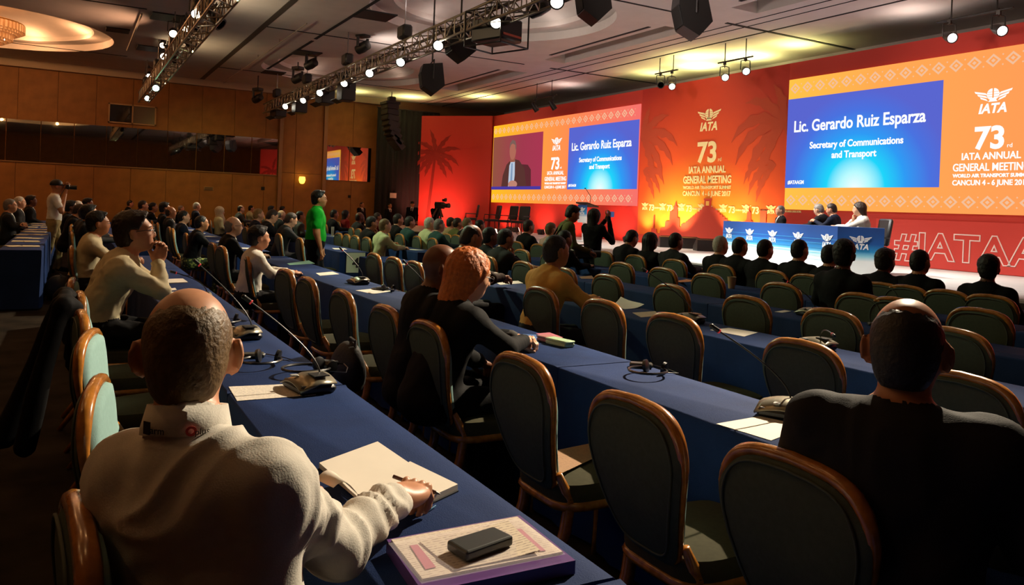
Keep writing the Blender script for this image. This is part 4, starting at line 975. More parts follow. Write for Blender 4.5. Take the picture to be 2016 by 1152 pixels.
def body(J, name='body', h=.017, jacket=True, sleeve=1.0, open_front=True, bulk=1.0, hands=(.5, .5), hand_up=None, skirt=False, wrinkle=.0025, seed=1, grip=(False, False), hh=.0042, tie=True):
    """one continuous skin from a joint dictionary; +x forward, +y left"""
    S = SDF(); b = bulk; P = {k: np.array(v, float) for k, v in J.items() if k not in ('Mh',)}
    Mh = J.get('Mh', np.eye(3)); pel, ch, nk = P['pelvis'], P['chest'], P['neck']; up = (nk-pel)/np.linalg.norm(nk-pel)
    lat = P['shL']-P['shR']; lat /= np.linalg.norm(lat); fw = np.cross(lat, up); fw /= np.linalg.norm(fw); T = np.stack([fw, lat, up], 1)
    S.ell(pel, (.125*b, .165*b, .12), BOT, .04)
    S.ell(pel+up*.13+fw*.01, (.125*b, .155*b, .15), TOP, .06, T); S.ell(ch, (.118*b, .165*b, .19), TOP, .06, T); S.ell(ch+up*.08-fw*.03, (.085*b, .15*b, .12), TOP, .05, T)
    for s in ('L', 'R'):
        sh, el, wr = P['sh'+s], P['el'+s], P['wr'+s]
        S.cap(nk-up*.045+(sh-nk)*.2, sh-up*.004, .054*b, .062*b, TOP, .07); S.ell(sh, (.062*b, .060*b, .062*b), TOP, .06)
        sd = lat if s == 'L' else -lat; S.cap(sh-up*.05-sd*.03, pel+up*.15+sd*.07*b, .062*b, .085*b, TOP, .06)
        if sleeve >= 1:
            S.cap(sh, el, .060*b, .050*b, TOP, .03); S.cap(el, wr, .050*b, .037*b, TOP, .02); S.cap(wr-(wr-el)*.02, wr+(wr-el)/np.linalg.norm(wr-el)*.025, .028, .027, SHIRT if jacket else SKIN, .004)
        else:
            mid = sh+(el-sh)*sleeve; S.cap(sh, mid, .064*b, .062*b, TOP, .03); S.cap(mid, el, .047*b, .041*b, SKIN, .008); S.cap(el, wr, .041*b, .027, SKIN, .02)
        hp, kn, an, to = P['hip'+s], P['kn'+s], P['an'+s], P['toe'+s]
        S.cap(hp, kn, .092*b, .064*b, BOT, .04); S.cap(kn, an, .062*b, .045, BOT, .03); S.cap(an, to, .045, .038, SHOE, .02)
    if skirt:
        for q in np.linspace(0, 1, 4): S.cap(P['hipL']*(1-q)+P['knL']*q, P['hipR']*(1-q)+P['knR']*q, .11, .11, BOT, .06)
    hc = P['head']; S.cap(nk-up*.02, hc+Mh @ V3(-.025, 0, -.06), .057*min(b, 1.1), .052, SKIN, .03)
    S.cap(nk-up*.045, nk+up*.005, .072*b, .060*b, SHIRT if jacket else TOP, .02)
    head_prims(S, hc, Mh)
    F, lo = S.grid(h); V, Q = surfnet(F, lo, h)
    C = V[Q].mean(1); mi = S.mats(C)
    if jacket and open_front:            # shirt front and tie show in the V of the lapels
        q = (C-ch) @ T; sel = (mi == TOP) & (q[:, 0] > .05) & (q[:, 2] > -.10); wv = (q[:, 2]+.10)*.26
        a = sel & (np.abs(q[:, 1]) < wv); mi[a] = SHIRT
        if tie: mi[a & (np.abs(q[:, 1]) < .026)] = TIE
    if wrinkle:
        N = vnormals(V, Q); cl = np.zeros(len(V), bool); cl[Q[mi != SKIN].ravel()] = True; cl[Q[mi == SKIN].ravel()] = False
        ws = vnoise(V*5, seed+3)[:, None]*1.5; w_ = (1-2*np.abs(vnoise(V*V3(11, 11, 17)+ws, seed)))+.7*vnoise(V*V3(34, 34, 22)+5, seed+1); V = V+N*(w_*wrinkle*(1 if jacket else 1.7)*cl)[:, None]
    for s, sg in (('R', 1), ('L', -1)):
        wr, el = P['wr'+s], P['el'+s]; hx = P.get('hd'+s); hx = (wr-el) if hx is None else hx
        upv = P.get('hu'+s); upv = V3(0, 0, 1) if upv is None else upv
        Fm = frame_from(hx, upv); vv, qq = hand_mesh(hands[0 if s == 'R' else 1], hh, grip[0 if s == 'R' else 1]); vv = vv*V3(1, sg, 1)*(1.1 if grip[0] and s == 'R' else .97); qq = qq[:, ::-1] if sg < 0 else qq
        vv = wr+(wr-el)/np.linalg.norm(wr-el)*.03+vv @ Fm.T; Q = np.concatenate([Q, qq+len(V)]); V = np.concatenate([V, vv]); mi = np.concatenate([mi, np.full(len(qq), SKIN)])
    return np_mesh(name, V, Q, mi, 6)

def sit(lean=8, arms='table', yaw=0, pitch=0, twist=0, roll=0, reach=0, width=.185):
    l = R(lean); d = V3(math.sin(l), 0, math.cos(l)); pel = V3(0, 0, .55); nk = pel+d*.485; hl = l*.6
    M = rotm(R(yaw), R(pitch), R(roll)); hc = nk+V3(math.sin(hl), 0, math.cos(hl))*.085+M @ V3(.03, 0, .085)
    tw = rotm(R(twist)); shc = nk-d*.055
    J = dict(pelvis=pel, chest=pel+d*.34, neck=nk, head=hc, Mh=M, shL=shc+tw @ V3(0, width, 0), shR=shc+tw @ V3(0, -width, 0),
             hipL=(.03, .09, .55), hipR=(.03, -.09, .55), knL=(.44, .12, .53), knR=(.44, -.12, .53), anL=(.42, .12, .09), anR=(.40, -.12, .09), toeL=(.56, .13, .045), toeR=(.54, -.13, .045))
    for s, g in (('L', 1), ('R', -1)):
        sh = J['sh'+s]
        if arms == 'table': el = V3(sh[0]+.13, g*.25, .83); wr = V3(el[0]+.24, g*.12, .825)
        elif arms == 'together': el = V3(sh[0]+.16, g*.26, .83); wr = V3(el[0]+.22, g*.055, .82)
        elif arms == 'lap': el = V3(sh[0]+.03, g*.26, .80); wr = V3(sh[0]+.25, g*.10, .70)
        elif arms == 'crossed': el = V3(sh[0]+.10, g*.235, .84); wr = V3(sh[0]+.22, -g*.06, .86+.02*g)
        elif arms == 'chin':
            el = V3(sh[0]+.25, g*.16, .83); wr = V3(hc[0]+.10, g*.05, hc[2]-.23) if s == 'R' else V3(el[0]+.18, -.02, .835)
        elif arms == 'phone': el = V3(sh[0]+.14, g*.24, .84); wr = V3(el[0]+.2, g*.07, .93)
        J['el'+s] = el; J['wr'+s] = wr
        if arms == 'chin' and s == 'R': J['hdR'] = V3(-.1, 0, 1); J['huR'] = V3(1, -.4, 0)
    return J
def stand(h=1.0, yaw=0, pitch=0, arms='side', lean=3, step=.08):
    l = R(lean); d = V3(math.sin(l), 0, math.cos(l)); pel = V3(0, 0, .95); nk = pel+d*.52; M = rotm(R(yaw), R(pitch)); hc = nk+V3(math.sin(l), 0, math.cos(l))*.07+M @ V3(.03, 0, .09)
    sh = nk-d*.055; J = dict(pelvis=pel, chest=pel+d*.34, neck=nk, head=hc, Mh=M, shL=sh+V3(0, .19, 0), shR=sh+V3(0, -.19, 0),
        hipL=(0, .09, .92), hipR=(0, -.09, .92), knL=(.03+step, .10, .5), knR=(.03-step, -.10, .5), anL=(step*1.3, .1, .08), anR=(-step*1.6, -.1, .08), toeL=(step*1.3+.15, .12, .045), toeR=(-step*1.6+.15, -.12, .045))
    for s, g in (('L', 1), ('R', -1)):
        p = J['sh'+s]
        if arms == 'side': el = p+V3(.02, g*.05, -.29); wr = p+V3(.09, g*.06, -.53)
        elif arms == 'camera': el = p+V3(.12, g*.09, -.25); wr = V3(hc[0]+.15, g*.05, hc[2]-.06)
        elif arms == 'phone': el = p+V3(.16, g*.12, -.22) if s == 'R' else p+V3(.1, .05, -.27); wr = V3(hc[0]+.30, -.05 if s == 'R' else .04, hc[2]-.03-(.05 if s == 'L' else 0))
        elif arms == 'work': el = p+V3(.06, g*.06, -.28); wr = p+V3(.30, g*.0, -.36)
        J['el'+s] = el; J['wr'+s] = wr
        if arms in ('camera', 'phone'): J['hd'+s] = V3(.25, -g*.1, 1); J['hu'+s] = V3(0, g*1, .1)
    return J
# ------------------------------------------------------------------ hair, in head coordinates
def hair_mesh(kind, h=.008, seed=3):
    S = SDF(); S.ell((-.014, 0, .023), (.103, .083, .102) if kind not in ('bald', 'crown') else (.0985, .0785, .0985), 0, .02)
    if kind in ('short', 'bald', 'crown'): S.ell((-.055, 0, -.035), (.052, .062, .07), 0, .03)
    if kind == 'thick': S.ell((-.02, 0, .045), (.112, .09, .095), 0, .02); S.ell((-.06, 0, -.03), (.06, .07, .08), 0, .03); S.ell((.05, 0, .09), (.05, .06, .035), 0, .02)
    if kind in ('long', 'bob'):
        S.ell((-.03, 0, .03), (.112, .102, .105), 0, .03)
        lo = -.24 if kind == 'long' else -.16
        for s in (-1, 1): S.cap((-.01, s*.072, 0), (-.02, s*.085, lo+.04), .038, .03, 0, .03); S.cap((.03, s*.075, .03), (.035, s*.082, lo+.08), .024, .016, 0, .02)
        S.cap((-.07, 0, .0), (-.085, 0, lo), .062, .055, 0, .04); S.cap((-.06, .05, .0), (-.07, .055, lo), .05, .045, 0, .04); S.cap((-.06, -.05, .0), (-.07, -.055, lo), .05, .045, 0, .04)
    if kind == 'bun': S.ell((-.12, 0, .05), (.045, .05, .045), 0, .02); S.ell((-.06, 0, -.03), (.05, .066, .07), 0, .03)
    if kind == 'scarf':
        S.ell((-.02, 0, .025), (.122, .103, .12), 0, .02); S.cap((-.03, 0, -.08), (-.01, 0, -.2), .088, .12, 0, .05); S.cap((.02, 0, -.12), (.04, 0, -.24), .07, .10, 0, .05)
    if kind == 'cap': S.ell((-.014, 0, .04), (.11, .092, .098), 0, .01); S.ell((.10, 0, .03), (.05, .05, .008), 0, .006)
    def cut(P, F):
        x, y, z = P[..., 0], P[..., 1], P[..., 2]
        if kind == 'scarf': c = .058-np.sqrt((y/.9)**2+(z+.02)**2*.75); c = np.minimum(c, x-.03); return np.maximum(F, c)
        if kind == 'cap': return np.maximum(F, .02-z)
        fl = x*.86-z*.5-(.012 if kind not in ('long', 'bob') else .03)      # face side of the hairline
        F = np.maximum(F, fl*1.0)
        if kind not in ('long', 'bob'):
            ear = .035-np.sqrt((x+.002)**2+(z+.012)**2); F = np.maximum(F, np.minimum(ear, np.abs(y)-.05)); F = np.maximum(F, -.085-z)
        if kind in ('bald', 'crown'): nz = .007*vnoise(P*45, 5)+.004*vnoise(P*160, 6)
        if kind in ('bald', 'crown'):       # hair thins out towards the bald top
            bd_ = z-.035+x*.35+nz if kind == 'bald' else .098+nz-np.sqrt((x-.035)**2*.75+y*y*1.5+(z-.125)**2*1.1)
            F = F+np.clip((bd_+.03)/.03, 0, 2.0)*.0045
        return F
    F, lo = S.grid(h, cut); V, Q = surfnet(F, lo, h)
    N = vnormals(V, Q); st = V3(40, 40, 14) if kind in ('long', 'bob') else V3(45, 45, 45)
    if kind not in ('scarf', 'cap'): amp = {'crown': .25, 'bald': .25, 'short': .6}.get(kind, 1.0); st = V3(85, 85, 9) if kind in ('long', 'bob') else st*1.6; V = V+N*(amp*(.0032*vnoise(V*st, seed)+.002*vnoise(V*st*2.3, seed+1)))[:, None]
    return np_mesh('hair', V, Q, None, 1)
HAIR = {}
def hair_of(kind, h=.008):
    if (kind, h) not in HAIR: HAIR[(kind, h)] = hair_mesh(kind, h)
    return HAIR[(kind, h)]
eye_me = None
def eyes_mesh():
    b = MB()
    for s in (1, -1): b.ell((.082, s*.031, .006), (.012, .014, .0075), 10, 6); 
    for s in (1, -1): b.ell((.091, s*.031, .006), (.005, .006, .006), 8, 5, mi=1)
    return b.mesh('eyes', [mat('eye_white', (.6, .55, .5), .3), mat('eye_dark', (.02, .012, .008), .2)], 'all')
def brows_mesh():
    b = MB()
    for s in (1, -1): b.tube([(.089, s*.015, .024), (.09, s*.03, .028), (.078, s*.05, .024)], [.003, .004, .002], 6)
    return b.mesh('eyebrows', [mat('brow', (.03, .018, .01), .8)], 'all')
def glasses_mesh():
    b = MB()
    for s in (1, -1):
        b.tube([(.105+.0*math.cos(a), s*.033+.024*math.cos(a), .002+.017*math.sin(a)) for a in np.linspace(0, 2*PI, 16)[:-1]], .0022, 6, True)
        b.tube([(.103, s*.057, .006), (.06, s*.078, .008), (-.01, s*.084, .004)], .0022, 6)
    b.tube([(.105, -.009, .004), (.108, 0, .007), (.105, .009, .004)], .0022, 6)
    return b.mesh('glasses', [mat('glasses_frame', (.02, .016, .014), .3)], 'all')
EYES, BROWS, GLAS = eyes_mesh(), brows_mesh(), glasses_mesh()
collar_me = None
def collar_mesh(r=.066, h=.042):
    b = MB(); n = 20
    for q, z in ((1.02, -.012), (.93, h), (.97, h+.004), (1.10, h*.1), (1.10, -.006)):
        for k in range(n+1):
            a = -PI+.25+(2*PI-.5)*k/n; b.v.append((-r*q*math.cos(a), r*q*.98*math.sin(a), z-.010*(1-math.cos(a))*.5))
    for rr in range(4):
        for k in range(n): b.f.append((rr*(n+1)+k, rr*(n+1)+k+1, (rr+1)*(n+1)+k+1, (rr+1)*(n+1)+k)); b.m.append(0)
    return b.mesh('collar', [None], 'all')
COLLAR = collar_mesh()
# ------------------------------------------------------------------ wardrobe
SK = {'light': '#c98f6c', 'fair': '#d8a482', 'tan': '#a96f48', 'brown': '#6e4128', 'dark': '#3f2416'}
HC_ = {'black': '#0d0a08', 'brown': '#2a190e', 'grey': '#77706a', 'white': '#b9b2a4', 'blond': '#8a6a3a', 'auburn': '#bd6424', 'sand': '#6e5636', 'cream': '#c9b894', 'charcoal': '#25211f'}
CL = {'black': '#0b0a0b', 'suit': '#131214', 'navy': '#141a2b', 'grey': '#4a4845', 'char': '#242324', 'white': '#d8d2c6', 'cream': '#cbbd9a', 'beige': '#a58c66', 'green': '#0e9a22', 'tan': '#9a7a4a', 'red': '#8a2420', 'teal': '#2c4a48', 'olive': '#5a5a30', 'khaki': '#8f7c52', 'pale': '#c2c79a', 'brown': '#3d2a1c', 'rose': '#c9a79a', 'amber': '#d9a552'}  # amber: pale shirt with the orange light on it put into the colour
def cm(kind, c):
    h = {'skin': SK, 'hair': HC_, 'cloth': CL}[kind][c]
    if kind == 'skin': return mat('skin_'+c, h, .45, noise=.08, nscale=25, spec=.4)
    if kind == 'hair': return mat('hair_'+c, h, .5, noise=.25, nscale=60, bump=.35, bscale=120, spec=.4)
    return mat('cloth_'+c, h, .8, noise=.05, nscale=40, bump=.15, bscale=300, spec=.15)
floral = None
def set_mats(o, ms):
    for sl, m in zip(o.material_slots, ms): sl.link = 'OBJECT'; sl.material = m
BODIES = {}
def person(label, loc, rz, scale, J, me, skin='light', top='suit', bot='suit', hair=('short', 'black'), shirt='white', tie='navy', glasses=False, face=True, group=None, collar=None, hh=.008, botmat=None, topmat=None):
    t = thing('person', label, 'person', loc, rz, group); t.scale = (scale,)*3
    o = link('body', me, t); set_mats(o, [cm('skin', skin), topmat or cm('cloth', top), botmat or cm('cloth', bot), cm('cloth', 'black'), cm('cloth', shirt), cm('cloth', tie)])
    Mh = Matrix([list(r) for r in J['Mh']]).to_4x4(); Mh.translation = Vector(J['head'])
    if hair:
        k = link('hair' if hair[0] not in ('scarf', 'cap') else {'scarf': 'headscarf', 'cap': 'baseball_cap'}[hair[0]], hair_of(hair[0], hh), t, M=Mh); set_mats(k, [cm('hair', hair[1])])
    if face: link('eyes', EYES, t, M=Mh); link('eyebrows', BROWS, t, M=Mh)
    if glasses: link('glasses', GLAS, t, M=Mh)
    if collar:
        up = np.array(J['neck'])-np.array(J['pelvis']); q = Vector(up).to_track_quat('Z', 'X').to_matrix().to_4x4(); nk = Vector(J['neck'])
        Mc = Matrix.Translation(nk-Vector(up).normalized()*.012); k = link('collar', COLLAR, t, M=Mc @ Matrix.Diagonal((1.14, 1.14, 1.0, 1))); set_mats(k, [cm('cloth', collar)])
    return t
def get_body(key, J, **k):
    if key not in BODIES: BODIES[key] = body(J, **k)
    return BODIES[key]
# ================================================================== people
POSE = {'table': dict(lean=10), 'tog': dict(lean=15, arms='together'), 'lap': dict(lean=-3, arms='lap'), 'cross': dict(lean=0, arms='crossed'), 'chin': dict(lean=16, arms='chin', pitch=6),
        'down': dict(lean=17, arms='together', pitch=24), 'left': dict(lean=2, arms='lap', yaw=28), 'right': dict(lean=4, arms='table', yaw=-30), 'phone': dict(lean=6, arms='phone', pitch=18)}
JS = {k: sit(**v) for k, v in POSE.items()}
def top_of(J, hair): return float(J['head'][2])+{'thick': .137, 'bald': .118, 'crown': .119, 'scarf': .143, 'cap': .137, None: .118}.get(hair, .129)
TAKEN = []
def seated(px, py, row, pose, label, hair=('short', 'black'), dx=0, rz=0, y=None, ztop=None, jacket=True, want_chair=True, group='delegates', **k):
    J = JS[pose]; me = get_body((pose, jacket), J, jacket=jacket)
    hx = TL[row]-.28+dx
    if y is None: q = at(px, py, 0, hx); y = q.y; ztop = q.z
    s = min(1.06, max(.88, (ztop or 1.29)/top_of(J, hair[0] if hair else None))); rz = R(rz); lx = float(J['head'][0])
    bx, by = hx-s*lx*math.cos(rz), y-s*lx*math.sin(rz)
    t = person(label, (bx, by, 0), rz, s, J, me, hair=hair, group=group, **k)
    TAKEN.append((row, by)); 
    if want_chair: farc.setdefault(('p', row), []).append(by)
    return t
fl = mat('floral_skirt', '#5f6d34', .85); nt = fl.node_tree; tc = nt.nodes.new('ShaderNodeTexCoord'); vo = nt.nodes.new('ShaderNodeTexVoronoi'); vo.inputs['Scale'].default_value = 22; nt.links.new(tc.outputs['Object'], vo.inputs['Vector'])
rp = nt.nodes.new('ShaderNodeValToRGB'); rp.color_ramp.interpolation = 'CONSTANT'; e = rp.color_ramp.elements; e[0].color = (*lin('#8d9447'), 1); e[1].position = .42; e[1].color = (*lin('#2c3a1c'), 1); nt.links.new(vo.outputs['Distance'], rp.inputs[0]); nt.links.new(rp.outputs[0], nt.nodes['Principled BSDF'].inputs['Base Color'])
A_ = 'delegates near the stage'; B_ = 'delegates beyond the cross aisle'
# --- the front row in dark suits, seen from behind
S = seated
S(1245, 452, 5, 'down', 'man in dark suit bowing his head at the left end of the front row', ('short', 'black'), group=A_, skin='tan', face=False)
S(1283, 458, 5, 'table', 'person with full dark hair in black, second from left in front row', ('bob', 'black'), group=A_, skin='tan', face=False, top='black')
S(1332, 457, 5, 'table', 'short-haired person in dark top in front of the stage monitors', ('short', 'black'), group=A_, skin='tan', face=False, top='char', jacket=False)
S(1420, 463, 5, 'lap', 'white-haired man in dark suit at the left corner of the blue panel table', ('short', 'white'), group=A_, skin='light', face=False)
S(1458, 466, 5, 'table', 'balding man in dark suit below the second emblem of the panel table', ('crown', 'black'), group=A_, skin='tan', face=False)
S(1508, 470, 5, 'table', 'black-haired man in dark suit below the third emblem of the panel table', ('short', 'black'), group=A_, face=False)
S(1576, 470, 5, 'lap', 'black-haired man in dark suit below the fourth emblem of the panel table', ('short', 'black'), group=A_, face=False)
S(1636, 480, 5, 'lap', 'dark-haired person half hidden behind the broad man at the panel table end', ('short', 'black'), group=A_, face=False)
S(1666, 470, 4, 'left', 'broad man in black suit with head turned left, before the panel table end', ('thick', 'black'), group=A_, skin='brown', face=False, top='black')
S(1745, 488, 5, 'table', 'dark-haired man in black suit left of the outlined hash sign', ('thick', 'charcoal'), group=A_, skin='brown', face=False, top='black')
S(1813, 490, 5, 'lap', 'man in black suit sitting upright in front of the outlined letter I', ('short', 'black'), group=A_, skin='tan', face=False, top='black')
S(1950, 500, 5, 'left', 'man in black suit looking left at the far right of the front row', ('thick', 'black'), group=A_, skin='brown', face=False, top='black')
# --- middle of the near block
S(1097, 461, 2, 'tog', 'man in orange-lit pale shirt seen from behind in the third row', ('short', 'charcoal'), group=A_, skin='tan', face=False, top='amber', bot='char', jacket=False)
S(1114, 452, 4, 'table', 'dark-haired person hidden in front of the man in pale shirt', ('short', 'black'), group=A_, skin='tan', face=False, top='black')
S(930, 443, 2, 'down', 'balding man in dark brown jacket bent over behind the red-haired woman', ('crown', 'charcoal'), group=A_, skin='tan', top='brown', face=False)
S(966, 446, 3, 'table', 'brown-skinned man with white collar right of the bent balding man', ('short', 'black'), group=A_, skin='brown', top='black', collar='white', face=False)
S(997, 449, 3, 'chin', 'dark-haired person leaning on one hand in the fourth row', ('short', 'black'), group=A_, skin='tan', top='char')
S(1042, 432, 5, 'table', 'dark-haired man in black suit sitting below the stage lectern', ('short', 'brown'), group=A_, skin='tan', top='black')
S(1086, 437, 5, 'lap', 'person in pale pinkish clothes between suit and standing cameraman', ('short', 'sand'), group=A_, skin='fair', top='rose', jacket=False)
S(759, 430, 3, 'tog', 'grey-haired man in pale yellow-green shirt leaning on the table', ('short', 'sand'), group=A_, skin='fair', top='pale', bot='char', jacket=False)
S(733, 425, 3, 'chin', 'man in dark suit with hand at his face left of the pale shirt', ('short', 'black'), group=B_, skin='tan', dx=.05)
# --- second row near people
S(512, 443, 1, 'table', 'black-haired man in white and tan shirt, second row near the green shirt', ('thick', 'black'), group=A_, skin='light', top='white', bot='suit', jacket=False, collar='white', dx=-.12)
S(461, 427, 1, 'table', 'bald bespectacled man in black suit left of the man in white', ('bald', 'grey'), group=A_, skin='fair', top='black', glasses=True)
S(398, 424, 1, 'tog', 'black-haired woman in black top and green floral skirt', ('short', 'black'), group=A_, skin='tan', top='black', jacket=False, dx=-.05,
  botmat=fl)
# --- far block: list of (px, py, row, pose, hair, skin, top, label)
FAR = [
 (36, 392, -1, 'lap', ('bald', 'grey'), 'tan', 'beige', 'bald man in beige at the far end of the left aisle tables'),
 (257, 394, 1, 'table', ('short', 'charcoal'), 'light', 'suit', 'man with bright-lit face in black suit far back by the wood wall'),
 (281, 394, 1, 'table', ('short', 'sand'), 'light', 'brown', 'light-brown-haired man behind the man with folded hands'),
 (302, 398, 1, 'table', ('short', 'black'), 'tan', 'suit', 'dark-haired man in suit with white collar right of the sandy-haired man'),
 (337, 407, 1, 'lap', ('bald', 'brown'), 'tan', 'char', 'man with shaved brown head in dark suit'),
 (363, 414, 1, 'cross', ('short', 'black'), 'fair', 'navy', 'smiling dark-haired man in dark blue suit with crossed arms'),
 (357, 404, 2, 'table', ('short', 'grey'), 'fair', 'suit', 'grey-haired man behind the smiling man'),
 (388, 398, 2, 'lap', ('short', 'white'), 'fair', 'navy', 'white-haired man in blue suit before the wood wall'),
 (434, 406, 2, 'lap', ('scarf', 'cream'), 'light', 'pale', 'woman with pale headscarf and patterned top'),
 (475, 404, 3, 'table', ('crown', 'black'), 'fair', 'grey', 'balding dark-haired man in grey right of the headscarf'),
 (495, 404, 4, 'table', ('short', 'black'), 'light', 'pale', 'dark-haired man in pale shirt far back near the wood wall'),
 (510, 410, 2, 'table', ('short', 'blond'), 'fair', 'navy', 'blond man in navy suit looking towards the stage'),
 (537, 412, 2, 'down', ('short', 'brown'), 'fair', 'suit', 'brown-haired man in dark suit looking down beside the blond man'),
 (555, 414, 3, 'table', ('bald', 'grey'), 'fair', 'char', 'bald man behind the brown-haired man looking down'),
 (574, 418, 2, 'down', ('short', 'brown'), 'fair', 'char', 'brown-haired man in dark jacket left of the green shirt'),
 (592, 415, 3, 'lap', ('short', 'black'), 'tan', 'grey', 'dark-haired man half hidden by the green shirt'),
 (535, 405, 4, 'lap', ('thick', 'black'), 'tan', 'suit', 'dark-haired person far back above the man looking down'),
 (557, 406, 5, 'lap', ('thick', 'black'), 'tan', 'suit', 'dark-haired person far back left of the green shirt'),
 (659, 412, 4, 'table', ('short', 'black'), 'tan', 'suit', 'dark-haired man in dark suit right of the green shirt'),
 (682, 414, 5, 'lap', ('long', 'black'), 'tan', 'red', 'long-haired woman in red top far back'),
 (709, 418, 4, 'table', ('bald', 'brown'), 'brown', 'char', 'brown-headed man in dark suit right of the woman in red'),
 (744, 418, 5, 'table', ('short', 'brown'), 'tan', 'red', 'brown-haired person behind the man with hand at his face'),
 (785, 420, 4, 'table', ('short', 'charcoal'), 'light', 'suit', 'dark-haired man in suit before the black drape'),
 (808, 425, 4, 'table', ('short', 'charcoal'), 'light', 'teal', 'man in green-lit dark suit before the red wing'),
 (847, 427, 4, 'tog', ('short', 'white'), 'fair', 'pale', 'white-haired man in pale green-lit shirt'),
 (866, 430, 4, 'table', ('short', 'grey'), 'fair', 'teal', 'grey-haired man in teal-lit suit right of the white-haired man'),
 (889, 427, 5, 'lap', ('short', 'brown'), 'light', 'beige', 'man in beige under the television camera'),
 (902, 428, 5, 'table', ('short', 'brown'), 'tan', 'olive', 'dark-haired person right of the man in beige'),
 (921, 428, 5, 'table', ('short', 'sand'), 'fair', 'suit', 'sandy-haired man in dark clothes in front of the first stage chair'),
 (946, 432, 5, 'lap', ('short', 'black'), 'tan', 'suit', 'dark person in front of the second stage chair'),
]
for px, py, row, pose, hr, sk, tp, lab in FAR:
    jk = tp in ('suit', 'navy', 'char', 'teal', 'brown', 'black')
    S(px, py, row, pose, lab, hr, skin=sk, top=tp, bot='suit' if jk else 'char', jacket=jk, group=B_, glasses='bespect' in lab, face=True)
# people beside the aisle near the vanishing point: placed by distance
for y, row, z, dx, pose, hr, sk, tp, lab in (
  (9.2, 0, 1.31, 0, 'tog', ('thick', 'black'), 'tan', 'cream', 'second man in cream shirt behind the man with folded hands'),
  (12.6, 0, 1.33, -.02, 'table', ('thick', 'black'), 'tan', 'char', 'dark-haired man in dark suit behind the two cream shirts'),
  (14.2, 0, 1.28, -.05, 'table', ('bald', 'brown'), 'tan', 'char', 'bald man in dark suit behind the dark-haired man'),
  (15.6, 0, 1.29, -.12, 'down', ('short', 'brown'), 'tan', 'suit', 'brown-haired man bowing beside the aisle'),
  (17.2, 0, 1.33, -.25, 'table', ('thick', 'black'), 'brown', 'suit', 'dark-haired man in black suit and white shirt at the aisle'),
  (19.2, 0, 1.31, -.12, 'table', ('short', 'white'), 'fair', 'suit', 'white-haired man behind the aisle suits'),
  (21.2, 0, 1.36, .1, 'lap', ('thick', 'black'), 'tan', 'suit', 'dark-haired person far along the nearest row'),
  (20.6, 1, 1.36, -.25, 'table', ('short', 'brown'), 'light', 'suit', 'brown-haired man in suit and white shirt far back'),
  (18.4, 1, 1.35, .02, 'lap', ('thick', 'black'), 'tan', 'suit', 'dark-haired person in black behind the shaved head'),
  (16.5, -1, 1.33, .1, 'cross', ('short', 'grey'), 'light', 'char', 'man in dark jacket and white shirt at the left aisle table'),
  (19.0, -1, 1.36, .12, 'lap', ('short', 'white'), 'fair', 'char', 'white-haired man behind the man at the left aisle table'),
  (21.0, -1, 1.38, .25, 'lap', ('thick', 'black'), 'brown', 'suit', 'dark-haired man deep along the left aisle table')):
    jk = tp in ('suit', 'char')
    S(0, 0, row, pose, lab, hr, dx=dx, y=y, ztop=z, skin=sk, top=tp, bot='suit', jacket=jk, group=B_, collar=None if jk else 'white')
# --- man leaning on his elbows with hands folded before his mouth
J = sit(lean=26, arms='together', pitch=-6); hc = J['head']
for s, g in (('L', 1), ('R', -1)):
    sh = J['sh'+s]; J['el'+s] = V3(sh[0]+.22, g*.17, .80); J['wr'+s] = V3(hc[0]+.135, g*.035, hc[2]-.20); J['hd'+s] = V3(.25, -g*.1, 1); J['hu'+s] = V3(.4, g*1.0, 0)
me = body(J, 'body', .0125, jacket=False, hands=(.55, .55), wrinkle=.004, seed=4)
q = at(268, 413, 1, 5.75); s_ = q.z/top_of(J, 'thick')
person('man in white shirt with hands folded before his mouth, nearest row', (q.x-float(hc[0])*s_, 5.75, 0), R(-4), s_, J, me, skin='light', top='cream', bot='suit', hair=('thick', 'brown'), glasses=True, collar='cream', group=A_, hh=.006)
farc.setdefault(('p', 0), []).append(5.75)
# --- couple whispering in the second row
J = sit(lean=20, arms='together', pitch=14, yaw=-4); me = body(J, 'body', .012, jacket=True, hands=(.7, .7), wrinkle=.003, seed=9, tie=False)
q = at(930, 491, 0, 1.76); s_ = q.z/top_of(J, 'bob')
person('red-haired woman in black jacket with glasses leaning over the blue table', (1.76-float(J['head'][0])*s_, q.y, 0), R(2), s_, J, me, skin='fair', top='black', bot='black', hair=('long', 'auburn'), shirt='grey', tie='grey', glasses=True, group=A_, hh=.006); farc.setdefault(('p', 1), []).append(q.y)
J = sit(lean=12, arms='lap', pitch=8, yaw=-14, roll=6, width=.2); me = body(J, 'body', .012, jacket=True, bulk=1.1, wrinkle=.003, seed=12)
q = at(868, 481, 0, 1.70); s_ = q.z/top_of(J, None)
person('bald dark-skinned man in black suit leaning towards the red-haired woman', (1.70-float(J['head'][0])*s_, q.y, 0), R(-6), s_, J, me, skin='brown', top='black', bot='black', hair=None, shirt='white', collar='grey', group=A_, hh=.006); farc.setdefault(('p', 1), []).append(q.y)
